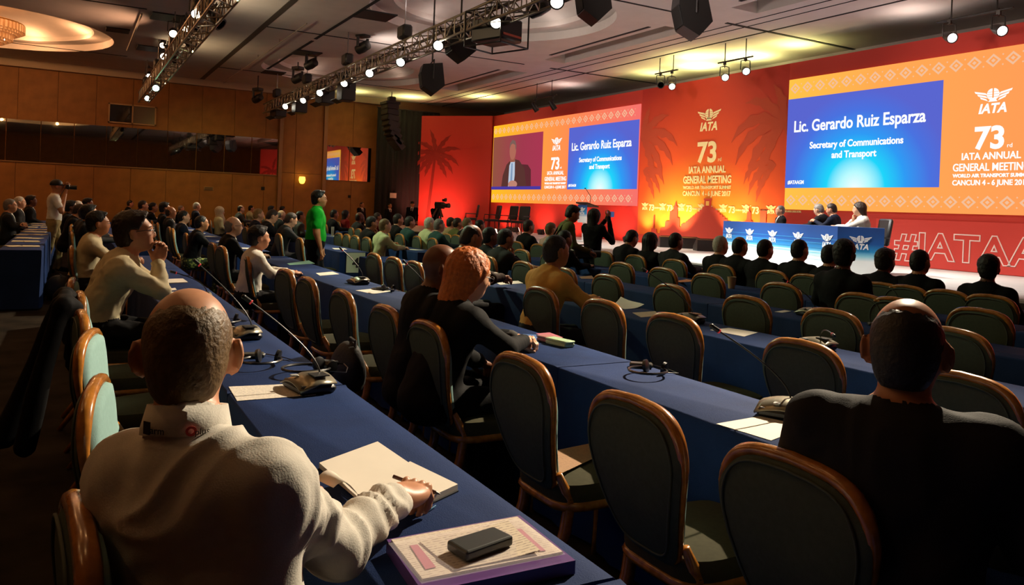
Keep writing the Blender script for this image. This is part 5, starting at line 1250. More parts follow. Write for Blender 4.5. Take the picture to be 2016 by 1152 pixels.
# --- balding man in the dark suit, right foreground
J = sit(lean=7, arms='lap', yaw=0, pitch=3, width=.18)
for k_ in ('shL', 'shR'): J[k_] = J[k_]+V3(0, 0, .03)
J['neck'] = J['neck']+V3(0, 0, .015); me = body(J, 'body', .0105, jacket=True, bulk=1.02, wrinkle=.0035, seed=15)
q = at(1790, 588, 0, 1.72); s_ = q.z/top_of(J, 'crown'); az = math.atan2(.617, .939)
person('balding man in dark suit seen from behind at the right foreground', (1.72-float(J['head'][0])*s_*math.cos(az*.8), q.y-float(J['head'][0])*s_*math.sin(az*.8), 0), az*.8, s_, J, me, skin='tan', top='char', bot='suit', hair=('crown', 'charcoal'), shirt='white', group=A_, hh=.004, face=True, collar='char'); farc.setdefault(('p', 1), []).append(q.y-.1)
# --- foreground man in the white shirt, writing
base = V3(.28, 1.43, 0)
Mh = rotm(R(79), R(2), R(0))
J = dict(pelvis=V3(.27, 1.43, .56), chest=V3(.225, 1.475, .875), neck=V3(.195, 1.505, 1.075), head=V3(.20, 1.565, 1.208), Mh=Mh,
         shR=V3(.305, 1.36, 1.0), shL=V3(.115, 1.60, .985), elR=V3(.475, 1.50, .815), wrR=V3(.652, 1.648, .825), elL=V3(.21, 1.77, .80), wrL=V3(.42, 1.86, .80),
         hipL=(.31, 1.52, .54), hipR=(.33, 1.34, .54), knL=(.72, 1.56, .52), knR=(.74, 1.30, .52), anL=(.70, 1.56, .09), anR=(.72, 1.30, .09), toeL=(.84, 1.58, .045), toeR=(.86, 1.28, .045))
J['hdR'] = V3(.16, .13, -.02); J['huR'] = V3(-.1, -.15, 1)
for k in list(J):
    if k not in ('Mh', 'hdR', 'huR'): J[k] = np.array(J[k], float)-base
def man_shirt():
    me = body(J, 'body', .0085, jacket=False, bulk=1.02, hands=(.78, .5), wrinkle=.0, grip=(True, False), hh=.003)
    V = np.empty(len(me.vertices)*3, np.float32); me.vertices.foreach_get('co', V); V = V.reshape(-1, 3).astype(float)
    N = np.empty(len(me.vertices)*3, np.float32); me.vertices.foreach_get('normal', N); N = N.reshape(-1, 3).astype(float)
    mi = np.empty(len(me.polygons), np.int32); me.polygons.foreach_get('material_index', mi); lv = np.empty(len(me.loops), np.int32); me.loops.foreach_get('vertex_index', lv)
    lt = np.repeat(mi, 4) if len(lv) == 4*len(mi) else None
    cl = np.zeros(len(V), bool); cl[lv[lt == TOP]] = True; cl[lv[lt == SKIN]] = False
    d = np.zeros(len(V))
    for a, b_, amp, fr in ((J['shR'], J['elR'], .012, 30), (J['elR'], J['wrR'], .012, 40)):
        ab = b_-a; L2 = ab @ ab; t = np.clip(((V-a) @ ab)/L2, 0, 1); r = np.linalg.norm(V-a-t[:, None]*ab, axis=1); wgt = np.clip(1-(r-.06)/.03, 0, 1)
        sl = t*math.sqrt(L2); ph = vnoise(V*14, 5)*2.2; d += wgt*amp*np.maximum(-.3, np.sin(sl*fr*2.4+ph*2+V[:, 2]*30))*(.5+.5*vnoise(V*9+3, 8))
    q = V @ np.array(Matrix.Rotation(.7, 3, 'X') @ Matrix.Rotation(.5, 3, 'Y')).T; d += .0075*(1-2.2*np.abs(vnoise(q*V3(6, 7, 13)+vnoise(V*6, 2)[:, None]*1.3, 3)))+.0025*vnoise(V*V3(26, 26, 14), 6)
    V = V+N*(d*cl)[:, None]; me.vertices.foreach_set('co', V.astype(np.float32).ravel()); me.update(); return me
me = man_shirt()
P1 = person('balding man in white shirt writing in a notebook in the left foreground', tuple(base), 0, 1, J, me, skin='light', top='white', bot='suit', hair=('crown', 'sand'), group=A_, hh=.0042, collar=None)
# stand-up collar with two printed marks, sleeve cuff
up = Vector(J['neck']-J['pelvis']).normalized(); nk = Vector(J['neck'])
cfr = Matrix.Translation(nk+Vector((.0, .005, .005))) @ Matrix.Rotation(R(70), 4, 'Z') @ Matrix.Rotation(R(8), 4, 'Y') @ Matrix.Diagonal((1.10, 1.10, 1.0, 1))
c_ = link('collar', COLLAR, P1, M=cfr); set_mats(c_, [cm('cloth', 'white')])
ink = mat('print_ink', (.03, .02, .02), .7); inkr = mat('print_red', (.5, .04, .03), .7)
def on_collar(me_, ang, z, m, s=1.0):
    me_.materials.clear(); me_.materials.append(m)
    r = .066*1.10*1.13; th = R(70+180+ang); pos = Vector((nk.x+r*math.cos(th), nk.y+.005+r*math.sin(th), nk.z+z)); right = Vector((-math.sin(th), math.cos(th), 0))
    return link('printed_mark', me_, P1, M=face_frame(pos, right, (0, 0, 1)) @ Matrix.Scale(s, 4))
on_collar(MB().box((0, 0, 0), (.016, .022, .002)).mesh('printed_mark', ink), -38, .022, ink)
on_collar(text_mesh('arm', .018, extrude=.0004), -22, .014, ink)
on_collar(text_mesh('O', .022, bold=.0012, extrude=.0004), 18, .012, inkr); on_collar(text_mesh('plus', .016, extrude=.0004), 31, .012, ink)
el, wr = Vector(J['elR']), Vector(J['wrR']); dr_ = (wr-el).normalized()
cq = dr_.to_track_quat('Z', 'Y').to_matrix().to_4x4(); cq.translation = wr-dr_*.052
cf = part('cuff', MB().lathe([(.039, 0), (.041, .004), (.0405, .06), (.037, .064), (.034, .06), (.035, .02)], n=24, caps=False), [cm('cloth', 'white')], P1, 'all', M=cq)
part('cuff_button', MB().cyl((0, 0, 0), (0, 0, .003), .006), mat('button', (.7, .65, .55), .3), cf, M=Matrix.Translation((0, .041, .03)) @ Matrix.Rotation(-PI/2, 4, 'X'))
chair(.03, 1.56, 4, 'banquet chair of the writing man in the left foreground', 'banquet chairs')

# --- standing people
def standing(px, py, Zx, rz, label, J, key, hair, axis=0, **k):
    me = BODIES.get(key) or BODIES.setdefault(key, body(J, **{kk: k.pop(kk) for kk in list(k) if kk in ('jacket', 'sleeve', 'bulk', 'h', 'hands', 'skirt', 'wrinkle')}))
    for kk in ('jacket', 'sleeve', 'bulk', 'h', 'hands', 'skirt', 'wrinkle'): k.pop(kk, None)
    q = at(px, py, axis, Zx); z0 = k.pop('floor', 0); s = (q.z-z0)/top_of(J, hair[0] if hair else None); hx_ = float(J['head'][0])*s; return person(label, (q.x-hx_*math.cos(R(rz)), q.y-hx_*math.sin(R(rz)), z0), R(rz), s, J, me, hair=hair, **k), s, q
J = stand(arms='side', lean=2, step=.05); Jg = J
standing(630, 374, 3.05, -18, 'man in bright green polo shirt standing in the cross aisle', J, 'green', ('thick', 'black'), jacket=False, sleeve=.62, bulk=1.22, h=.014, top='green', bot='black', skin='tan', collar='pale')
J = stand(arms='camera', lean=1); t, s, q = standing(113, 353, 16.4, 0, 'photographer in cap with tan vest aiming a camera at the left aisle', J, 'photog', ('cap', 'black'), axis=1, jacket=False, sleeve=.6, h=.014, top='white', bot='khaki', skin='tan')
def camera_prop(label, t, J, s, big=False):
    hc = Vector(J['head']); M = t.matrix_basis; p = M @ (hc+Vector((.17, 0, 0)))
    c = thing('photo_camera', label, 'camera', p, t.rotation_euler.z); bl = mat('camera_black', (.015, .015, .015), .4)
    part('camera_body', MB().box((0, 0, 0), (.07, .13, .09), bev=.012).box((0, 0, .055), (.05, .05, .03), bev=.008), bl, c); part('lens', MB().cyl((.03, 0, -.005), (.15, 0, -.005), .036, .04, 16), bl, c); part('strap', MB().tube([(-.02, .07, .02), (-.1, .1, -.15), (-.14, 0, -.3), (-.1, -.1, -.15), (-.02, -.07, .02)], .006, 6), bl, c)
    return c
camera_prop('black camera held to the eye by the photographer in the cap', t, J, s)
vest = None
J = stand(arms='phone', lean=1); t, s, q = standing(1172, 411, 7.0, 10, 'person in black standing and holding up a phone before the stage', J, 'phone', ('long', 'black'), jacket=False, h=.014, top='black', bot='black', skin='tan')
hp = t.matrix_basis @ (Vector(J['head'])+Vector((.36, -.03, .04)))
tag(link('phone', MB().box((0, 0, 0), (.01, .15, .085), bev=.004).mesh('phone', [mat('phone_blue', (.05, .08, .18), .2, emit=(.1, .16, .4), estr=.5)], True), loc=hp, rz=t.rotation_euler.z), 'small blue-lit phone held up by the person in black', 'phone')
J = stand(arms='work', lean=12, pitch=22); t, s, q = standing(1129, 404, 6.1, -20, 'cameraman in grey vest with shoulder straps looking down by the stage', J, 'vestman', ('thick', 'black'), jacket=False, h=.014, top='olive', bot='black', skin='tan')
b_ = MB()
for sg in (-1, 1): b_.tube([(.13, sg*.09, 1.18), (.09, sg*.11, 1.38), (.0, sg*.1, 1.42), (-.1, sg*.07, 1.25), (-.12, sg*.05, 1.1)], .012, 6)
part('shoulder_strap', b_, cm('cloth', 'black'), t)
c = thing('video_camera', 'black shoulder bag and camera hanging at the cameraman', 'camera', t.matrix_basis @ Vector((.36, -.05, 1.0)), R(-20))
part('camera_body', MB().box((0, 0, 0), (.26, .12, .14), bev=.02), MATS['camera_black'], c); part('lens', MB().cyl((.12, 0, 0), (.24, 0, 0), .045, .05, 16), MATS['camera_black'], c); part('handle', MB().tube([(-.08, 0, .07), (-.06, 0, .12), (.06, 0, .12), (.08, 0, .07)], .012, 6), MATS['camera_black'], c)
# television camera operator before the wing
J = stand(arms='camera', lean=8); t, s, q = standing(862, 398, 12.2, -70, 'television camera operator in black before the red wing', J, 'photog', ('short', 'black'), top='black', bot='black', skin='brown')
p = t.matrix_basis @ (Vector(J['head'])+Vector((.14, -.02, .0)))
c = thing('television_camera', 'black television camera on a tripod before the red wing', 'camera', (p.x, p.y, 0), R(-70)); z = p.z
part('camera_body', MB().box((0, 0, z), (.42, .2, .26), bev=.03), MATS['camera_black'], c); part('lens', MB().cyl((.2, 0, z), (.5, 0, z), .08, .09, 16), MATS['camera_black'], c); part('viewfinder', MB().box((.12, .12, z+.2), (.2, .1, .1), bev=.02), MATS['camera_black'], c); part('top_light', MB().box((.3, 0, z+.24), (.05, .1, .08)), MATS['camera_black'], c)
for k in range(3): part('tripod_leg', MB().cyl((0, 0, z-.15), (.42*math.cos(k*2.1), .42*math.sin(k*2.1), 0), .02, n=8), MATS['camera_black'], c)
J = Jg
standing(812, 396, 12.6, -120, 'dark figure in hat standing before the black drape', J, 'plainstand', ('cap', 'black'), jacket=True, h=.018, top='black', bot='black', skin='tan', face=False)
standing(713, 398, 30.5, -60, 'man in dark suit standing far back by the reddish wall', J, 'plainstand', ('short', 'black'), axis=1, top='suit', bot='suit', skin='tan')
standing(768, 400, 31.5, -80, 'man standing far back in the shade of the black drape', J, 'plainstand', ('short', 'black'), axis=1, top='black', bot='black', skin='tan')
# --- panel on the stage
def panelist(px, py, off, pose, label, hair, rz, **k):
    Jp = JS[pose]; jk = k.pop('jacket', True); me = get_body((pose, jk), Jp, jacket=jk)
    nrm = Vector((ud.y, -ud.x, 0)); o = Vector((te.x, te.y, 0))+nrm*off; d = _f + _r*((px-1008)/FPX) - _u*((py-PPY)/FPX)
    # meeting point with the line parallel to the table front, off metres behind it
    t_ = (o.x*ud.y-o.y*ud.x)/(d.x*ud.y-d.y*ud.x); q = Vector((0, 0, CAM_H))+d*t_; s = (q.z-SZ)/top_of(Jp, hair[0]); a = math.atan2(nrm.y, nrm.x)+PI+R(rz)
    lx = float(Jp['head'][0])*s; return person(label, (q.x-lx*math.cos(a), q.y-lx*math.sin(a), SZ), a, s, Jp, me, hair=hair, group='panel on the stage', **k)
panelist(1536, 404, 1.0, 'lap', 'grey-haired man in dark suit at the left end of the panel table', ('short', 'grey'), -15, skin='fair', top='suit')
panelist(1612, 401, 1.0, 'down', 'grey-haired bespectacled man looking down at the panel table', ('short', 'grey'), -60, skin='fair', top='suit', glasses=True)
panelist(1637, 400, 1.0, 'phone', 'brown-haired man in dark suit leaning left at the panel table', ('short', 'brown'), -50, skin='light', top='navy')
panelist(1691, 398, 1.0, 'chin', 'brown-haired woman in white at the right of the panel table', ('bob', 'brown'), -30, skin='fair', top='white', bot='white', jacket=False)

# ================================================================== chairs: empty ones and those people sit on
for r, lst in rowc.items():
    ys = sorted(lst)
    for k, (y, rz, z) in enumerate(ys):
        if r == 0: lab = ('turquoise-fronted chair turned towards the camera, %s' % ('directly behind the writing man' if y < 3 else 'before the black coat')) if rz < -5 else 'banquet chair seen edge-on %s' % ('beside the black coat' if y < 4.3 else 'right behind the man with folded hands')
        else: lab = 'green banquet chair with gold wood rim, %s, %s from the right' % (ROWN[r], ORD[k])
        chair(CB[r]+(0.04 if r == 0 and rz > -5 else .06 if r == 0 else 0), y, rz, lab)
for r, lst in farc.items():
    row = r[1] if isinstance(r, tuple) else r; n = 0
    for y in sorted(lst):
        if any(abs(cx_-CB[row]) < .3 and abs(cy_-y) < .42 for cx_, cy_ in chairs): continue
        n += 1
        if isinstance(r, tuple): lab = 'banquet chair under a seated person, %s, %s taken from the right' % (ROWN[row], ORD[min(n-1, 14)])
        else: lab = 'empty banquet chair beyond the cross aisle, %s, %s from the right' % (ROWN[row], ORD[min(n-1, 14)])
        chair(CB[row], y, random.uniform(-4, 4), lab)
k = 0
for y in np.arange(14.5, 19.5, .62): k += 1; chair(CB[-1]-.08, float(y), 0, 'pale banquet chair behind the left aisle table, %s from the near end' % ORD[k-1])
# ================================================================== things on the tables
TZ = TH+.003
paper = mat('paper', (.78, .72, .62), .75, noise=.03, nscale=8)
def printed(name, col=(.78, .72, .62), ink_=(.35, .33, .32), sc=55):
    if name in MATS: return MATS[name]
    m = mat(name, col, .75); nt = m.node_tree; tc = nt.nodes.new('ShaderNodeTexCoord'); wv = nt.nodes.new('ShaderNodeTexWave'); wv.bands_direction = 'Y'; wv.inputs['Scale'].default_value = sc; wv.inputs['Distortion'].default_value = 0
    no = nt.nodes.new('ShaderNodeTexNoise'); no.inputs['Scale'].default_value = 120; mx = nt.nodes.new('ShaderNodeMath'); mx.operation = 'MULTIPLY'
    rp = nt.nodes.new('ShaderNodeValToRGB'); rp.color_ramp.elements[0].position = .38; rp.color_ramp.elements[0].color = (*col, 1); rp.color_ramp.elements[1].position = .5; rp.color_ramp.elements[1].color = (*ink_, 1)
    nt.links.new(tc.outputs['Object'], wv.inputs['Vector']); nt.links.new(tc.outputs['Object'], no.inputs['Vector']); nt.links.new(wv.outputs['Fac'], mx.inputs[0]); nt.links.new(no.outputs['Fac'], mx.inputs[1]); nt.links.new(mx.outputs[0], rp.inputs[0]); nt.links.new(rp.outputs[0], nt.nodes['Principled BSDF'].inputs['Base Color'])
    return m
pprint_ = printed('printed_paper'); pinkp = mat('pink_paper', (.55, .16, .22), .7); orangep = mat('orange_paper', (.7, .25, .1), .7); bluep = mat('blue_paper', (.06, .16, .42), .6); greenp = mat('mint_paper', (.25, .55, .42), .7); tanp = printed('kraft_print', (.36, .19, .09), (.2, .1, .05))
def slab(name, label, cat, corners, z, th, m, group=None, curl=0.0, mats2=None):
    """flat thing given by its corner points on the table plane (photo measurements)"""
    P = [at(px, py, 2, z) if len(c_) == 2 else Vector((*c_[:2], z)) for c_ in corners for px, py in [c_[:2]]]
    c = sum(P, Vector())/len(P); b = MB(); n = 6
    if len(P) == 4:
        vs = []
        for lay in (0, th):
            for i in range(n+1):
                for j in range(n+1):
                    u, v = i/n, j/n; p = P[0]*(1-u)*(1-v)+P[1]*u*(1-v)+P[2]*u*v+P[3]*(1-u)*v
                    zz = lay+curl*(max(0, u-.45)**2*2.2+.3*math.sin(v*5+u*3)*max(0, u-.3)); vs.append((p.x-c.x, p.y-c.y, zz))
        N = (n+1)*(n+1); fs = []
        for i in range(n):
            for j in range(n):
                a = i*(n+1)+j; fs += [(a, a+1, a+n+2, a+n+1), (N+a, N+a+n+1, N+a+n+2, N+a+1)]
        edge = [i*(n+1) for i in range(n+1)]+[n*(n+1)+j for j in range(1, n+1)]+[i*(n+1)+n for i in range(n-1, -1, -1)]+[j for j in range(n-1, 0, -1)]
        for k in range(len(edge)): a, b2 = edge[k], edge[(k+1) % len(edge)]; fs.append((a, b2, N+b2, N+a))
        b.add(vs, fs)
    else: b.prism([(p.x-c.x, p.y-c.y) for p in P], 0, th)
    o = link(name, b.mesh(name, m, False), loc=(c.x, c.y, z)); 
    if label: tag(o, label, cat, group)
    return o
def sheet(label, corners, m=None, th=.0015, curl=0, z=None, group='papers on the tables', name='paper_sheet'): return slab(name, label, 'paper', corners, TZ if z is None else z, th, m or paper, group, curl)
def rect(x, y, w, l, a):
    c, s = math.cos(R(a)), math.sin(R(a)); return [(x+c*u-s*v, y+s*u+c*v, 0) for u, v in ((-w/2, -l/2), (w/2, -l/2), (w/2, l/2), (-w/2, l/2))]
# near table
sheet('printed white sheet on the nearest table left of the microphone', [(450, 762), (608, 755), (622, 778), (467, 790)], pprint_)
sheet('pale sheet on the nearest table beside the cream shirt elbow', [(318, 575), (390, 574), (405, 582), (325, 584)])
sheet('white phone-sized card on the nearest table beyond the pale sheet', [(320, 570), (345, 567), (348, 571), (322, 574)])
sheet('white tablet sheet in front of the man with folded hands', [(322, 551), (360, 550), (370, 557), (328, 559)], th=.008)
# notebook, pen
nb = thing('notebook', 'open white notebook under the writing hand on the nearest table', 'notebook', at(760, 950, 2, TZ)); o0 = nb.location.copy()
def quad_part(nm, corners, z0, th, m, lift=None):
    P = [at(px, py, 2, TZ)-o0 for px, py in corners]; b = MB(); lift = lift or [0]*4
    vs = [(p.x, p.y, z0) for p in P]+[(p.x, p.y, z0+th+l) for p, l in zip(P, lift)]
    b.add(vs, [(3, 2, 1, 0), (4, 5, 6, 7)]+[(k, (k+1) % 4, 4+(k+1) % 4, 4+k) for k in range(4)]); return part(nm, b, m, nb, False)
quad_part('cover', [(626, 925), (743, 880), (903, 968), (822, 1006)], 0, .003, mat('notebook_cover', (.03, .03, .035), .5))
quad_part('page_block', [(628, 923), (743, 880), (807, 920), (703, 986)], .003, .008, paper, [.006, .006, 0, 0])
quad_part('page_block', [(703, 986), (807, 920), (901, 966), (822, 1003)], .003, .014, paper)
b_ = MB(); pa, pb = at(668, 951, 2, TZ)-o0, at(703, 984, 2, TZ)-o0; pc, pd = at(621, 968, 2, TZ)-o0, at(655, 985, 2, TZ)-o0
vs = []
for i in range(8):
    u = i/7
    for A2, B2 in ((pa, pc), (pb, pd)): vs.append((A2.x+(B2.x-A2.x)*u, A2.y+(B2.y-A2.y)*u, .016+.03*math.sin(u*2.6)))
b_.add(vs, [(2*i, 2*i+1, 2*i+3, 2*i+2) for i in range(7)]); lp = part('loose_page', b_, paper, nb, 'all'); sm = lp.modifiers.new('thick', 'SOLIDIFY'); sm.thickness = .0012
part('ribbon', MB().tube([at(822, 1004, 2, TZ)-o0+Vector((0, 0, .004)), at(838, 1012, 2, TZ)-o0+Vector((0, 0, .004)), at(858, 999, 2, TZ)-o0+Vector((0, 0, .004))], .002, 5), mat('ribbon_blue', (.05, .2, .4), .6), nb)
pa, pb = at(774, 938, 2, .80), at(858, 970, 2, .772); pn = thing('pen', 'dark pen held in the writing hand over the notebook', 'pen', pb)
part('barrel', MB().cyl((0, 0, 0), pa-pb, .0045, .0048, 12), mat('pen_brown', (.09, .035, .02), .3), pn); part('tip', MB().cyl((0, 0, 0), (pb-pa).normalized()*.012, .0042, .001, 10), mat('pen_tip', (.2, .2, .2), .3, .8), pn)
# folder with papers, power bank
fo = slab('document_folder', 'purple translucent plastic folder stuffed with papers at the front of the table', 'folder', [(760, 1088), (1022, 1038), (1132, 1130), (832, 1196)], TZ, .028, mat('folder_purple', (.14, .06, .24), .3, spec=.6)); fl0 = fo.location.copy()
def folder_part(nm, corners, z0, th, m, curl=0):
    o = slab(nm, None, None, corners, TZ+z0, th, m, None, curl); l = o.location.copy(); o.parent = fo; o.location = l-fl0; return o
folder_part('paper_stack', [(770, 1066), (1018, 1020), (1108, 1090), (832, 1144)], .0285, .004, printed('folder_print', (.72, .62, .5), (.45, .36, .3), 38))
folder_part('title_sheet', [(826, 1068), (1000, 1030), (1063, 1090), (892, 1124)], .0335, .002, printed('title_print', (.70, .6, .46), (.4, .32, .26), 30), .006)
folder_part('red_strip', [(807, 1075), (822, 1073), (858, 1117), (838, 1122)], .0335, .001, pinkp); folder_part('red_strip', [(1013, 1043), (1026, 1042), (1074, 1085), (1062, 1086)], .0335, .001, pinkp)
folder_part('clear_sleeve', [(764, 1070), (1022, 1021), (1114, 1092), (830, 1150)], .0365, .0008, mat('clear_plastic', (.9, .85, .95), .08, trans=.0, alpha=.12, spec=1))
pbk = slab('power_bank', 'black rounded power bank lying on the purple folder', 'power bank', [(878, 1084), (971, 1055), (1011, 1075), (918, 1109)], TZ+.038, .022, mat('power_bank_black', (.03, .032, .03), .35)); 
bv = pbk.modifiers.new('round', 'BEVEL'); bv.width = .006; bv.segments = 3; bv.limit_method = 'ANGLE'
# second table
sheet('white sheet in front of the microphone on the second table', [(1410, 835), (1497, 820), (1590, 841), (1518, 868)], paper)
sheet('blue folder sheet under the red-haired woman\'s hands', [(1012, 680), (1030, 658), (1066, 660), (1060, 676)], bluep)
sheet('pink leaflet beside the green box on the second table', [(1055, 657), (1082, 655), (1109, 665), (1080, 668)], pinkp)
def small_box(label, x, y, w, l, h, a, m, name='gift_box'):
    t = thing(name, label, 'box', (x, y, TZ), R(a)); part('base', MB().box((0, 0, h*.35), (w, l, h*.7), bev=.008), m, t); part('lid', MB().box((0, 0, h*.85), (w*1.01, l*1.01, h*.3), bev=.01), m, t); return t
p = at(1102, 680, 2, TZ); small_box('mint green rounded box on the second table', p.x, p.y, .075, .17, .035, 10, mat('mint_box', (.42, .6, .36), .4))
p = at(1080, 673, 2, TZ); small_box('dusty pink box beside the mint green box', p.x, p.y, .08, .13, .032, 12, mat('pink_box', (.42, .17, .16), .5))
# conference microphones
bronze = mat('mic_bronze', (.30, .27, .2), .32, .6, spec=.6); micblack = mat('mic_black', (.012, .012, .012), .4)
def microphone(label, x, y, a, tip, lit=True):
    t = thing('conference_microphone', label, 'microphone', (x, y, TZ), R(a), group='delegate microphones')
    part('base', MB().box((0, 0, .018), (.15, .20, .036), bev=.012), micblack, t)
    b = MB(); vs = []; n = 9
    for k in range(n+1):
        v = -1+2*k/n; zz = .062-.022*v*v
        vs += [(-.078, v*.108, zz-.022), (.0, v*.108, zz+.004), (.07, v*.108, zz+.002)]
    b.add(vs, [(3*k+i, 3*k+i+1, 3*k+4+i, 3*k+3+i) for k in range(n) for i in range(2)]); o = part('curved_top', b, bronze, t, 'all'); s = o.modifiers.new('thick', 'SOLIDIFY'); s.thickness = .006
    part('talk_button', MB().box((-.05, .03, .056), (.03, .025, .006), bev=.002), mat('button_grey', (.4, .4, .38), .4), t); part('speaker_mesh', MB().box((.02, -.045, .066), (.06, .07, .004)), micblack, t)
    T = Vector(tip); p0 = Vector((.045, 0, .05)); p1 = Vector((.047, 0, .14)); pts = [p0]
    for u in np.linspace(0, 1, 14): u = float(u); pts.append(p0*(1-u)**2+p1*2*u*(1-u)+T*u*u)
    pts = [p for i, p in enumerate(pts) if i != 1]; part('gooseneck', MB().tube(pts, .0036, 6), micblack, t)
    d = (pts[-1]-pts[-2]).normalized(); part('microphone_head', MB().tube([T, T+d*.03], .009, 10).ell(T+d*.035, (.010, .010, .010), 10, 6), micblack, t)
    part('light_ring', MB().tube([T-d*.003, T+d*.003], .0094, 10), mat('ring_red', (.5, .03, .03), .4, emit=(1, .06, .06), estr=.25 if lit else .0), t)
    return t
microphone('bronze desk microphone nearest to the writing man', .84, 3.05, 8, (-.20, .12, .34))
microphone('bronze desk microphone second along the nearest table', .82, 4.3, 6, (-.20, .14, .38))
microphone('desk microphone before the man with folded hands', .82, 5.9, 0, (-.16, .02, .2))
microphone('bronze desk microphone beside the right foreground man', 2.38, 2.02, 28, (-.18, .22, .32))
microphone('desk microphone on the second table near the green shirt', 2.32, 6.9, 5, (-.12, .1, .3)); microphone('desk microphone on the second table behind the bald man', 2.33, 5.35, 5, (-.12, .1, .3))
microphone('desk microphone with pages on the third table', 3.78, 4.1, 2, (-.22, .2, .34)); microphone('desk microphone with red ring on the third table', 3.80, 3.05, 2, (-.12, -.2, .12))
microphone('desk microphone on the fourth table', 5.05, 4.1, 2, (-.15, .12, .26))
# headsets with receivers
def headset(label, x, y, a, r=.085):
    t = thing('interpreter_headset', label, 'headset', (x, y, TZ), R(a), group='interpreter headsets'); bl = mat('headset_black', (.012, .012, .013), .3, spec=.7)
    part('headband', MB().tube([(r*1.25*math.cos(b), r*math.sin(b), .02+.012*math.sin(b*.5)) for b in np.linspace(.5, 2*PI-.5, 22)], .006, 6), bl, t)
    for sg in (-1, 1):
        e = part('ear_pad', MB().lathe([(.012, -.008), (.03, -.006), (.032, .008), (.02, .012)], (0, 0, 0), 16), bl, t); e.location = (r*1.12, sg*r*.55, .026); e.rotation_euler = (R(80*sg), R(10), 0)
    part('cable', MB().tube([(r, -.05, .01), (r+.05, -.1, .006), (r+.12, -.02, .006), (r+.16, .06, .006), (r+.1, .09, .008)], .0025, 5), bl, t)
    part('receiver', MB().box((r+.09, .1, .012), (.055, .11, .022), Matrix.Rotation(R(20), 3, 'Z'), bev=.006), mat('receiver', (.05, .05, .045), .35), t)
headset('black headset with receiver on the nearest table beside the microphone', .76, 3.55, 60); headset('second black headset behind the nearest microphone', .90, 3.32, 20)
headset('black headset lying alone on the second table', 2.33, 2.78, 30); headset('black headset far along the nearest table', .80, 4.75, 70)
headset('black headset on the third table by the right foreground man', 3.75, 2.35, 20); headset('black headset on the second table past the bald man', 2.28, 5.0, 30); headset('dark headset on the second table near the number sign', 2.30, 6.2, 40)
headset('dark headset on the fourth table beside a cup', 5.0, 3.4, 30)
# further papers, cups, bags
for k, (cs, m, lab, curl) in enumerate((
  ([(1205, 602), (1222, 589), (1268, 606), (1230, 609)], paper, 'white booklet lifted at its corner on the third table', .03),
  ([(1245, 616), (1290, 613), (1300, 622), (1262, 625)], printed('cream_print', (.6, .48, .33), (.4, .3, .2)), 'cream leaflet on the third table before the booklet', 0),
  ([(1090, 583), (1145, 582), (1152, 588), (1098, 589)], paper, 'white sheets at the left of the third table', 0),
  ([(1398, 650), (1435, 646), (1492, 655), (1465, 663)], paper, 'white stapled sheets on the third table right of the booklet', 0),
  ([(975, 556), (1020, 553), (1030, 558), (985, 561)], paper, 'white sheets on the third table beside the black bag', 0),
  ([(700, 572), (745, 568), (772, 574), (735, 579)], paper, 'white leaflet on the second table behind the bald man', .004),
  ([(622, 538), (655, 535), (668, 540), (630, 543)], pprint_, 'printed sheet on the second table near the number sign', 0),
  ([(565, 519), (608, 513), (620, 519), (570, 522)], greenp, 'mint green sheet on the second table below the green shirt', 0),
  ([(783, 520), (825, 517), (845, 520), (800, 523)], paper, 'white sheets on the third table left of the bald head', 0),
  ([(1140, 545), (1165, 543), (1170, 549), (1145, 549)], tanp, 'tan sheet on the fourth table behind the empty chairs', 0),
  ([(1330, 553), (1352, 551), (1370, 554), (1340, 556)], orangep, 'orange-lit sheet on the fifth table', .01),
  ([(1525, 614), (1545, 611), (1558, 613), (1540, 616)], paper, 'small white sheet on the fourth table', 0),
  ([(1605, 588), (1625, 586), (1660, 594), (1640, 596)], printed('rose_print', (.55, .36, .3), (.4, .25, .2)), 'rose-lit leaflet on the fifth table', .006),
  ([(1905, 638), (1912, 630), (1955, 638), (1920, 642)], printed('rose_print'), 'rose-lit sheets on the fourth table at the right', .01),
  ([(1578, 614), (1610, 608), (1625, 610), (1590, 618)], tanp, 'tan leaflet on the fourth table behind a chair', .01),
  ([(1870, 600), (1888, 598), (1892, 602), (1876, 603)], paper, 'white card on the fifth table at the right', 0))): sheet(lab, cs, m, curl=curl)
sheet('brown printed paper lying on a chair seat in the second row', [(1082, 890), (1160, 874), (1192, 892), (1100, 935)], tanp, z=.505, name='paper_sheet')
def glass(label, x, y, h=.13, r=.034):
    t = thing('drinking_glass', label, 'glass', (x, y, TZ), group='glasses'); part('tumbler', MB().lathe([(r*.8, 0), (r, h), (r*.93, h), (r*.74, .008)], n=18, caps=False), mat('glass', (.75, .8, .75), .05, spec=1, alpha=.35), t); part('water', MB().lathe([(r*.72, .01), (r*.85, h*.6)], n=18), mat('water', (.4, .5, .42), .05, alpha=.5), t)
p = at(1131, 528, 2, TZ); glass('tall water glass at the right hand of the man in pale shirt', p.x, p.y, .15)
p = at(258, 580, 2, TZ); glass('water glass by the elbow of the man with folded hands', max(.6, p.x), 6.2); p = at(968, 470, 2, TZ); glass('green-lit bottle glass on the far fourth table', TL[3]+.2, p.y, .2)
p = at(1440, 568, 2, TZ); t = thing('paper_cup', 'tan paper cup on the fifth table', 'cup', (p.x, p.y, TZ)); part('cup_body', MB().lathe([(.032, 0), (.045, .12), (.042, .12), (.03, .01)], n=18, caps=False), mat('cup_tan', (.5, .36, .2), .6), t); part('rim', MB().tube([(.045*math.cos(a), .045*math.sin(a), .12) for a in np.linspace(0, 2*PI, 18)[:-1]], .003, 5, True), MATS['cup_tan'], t)
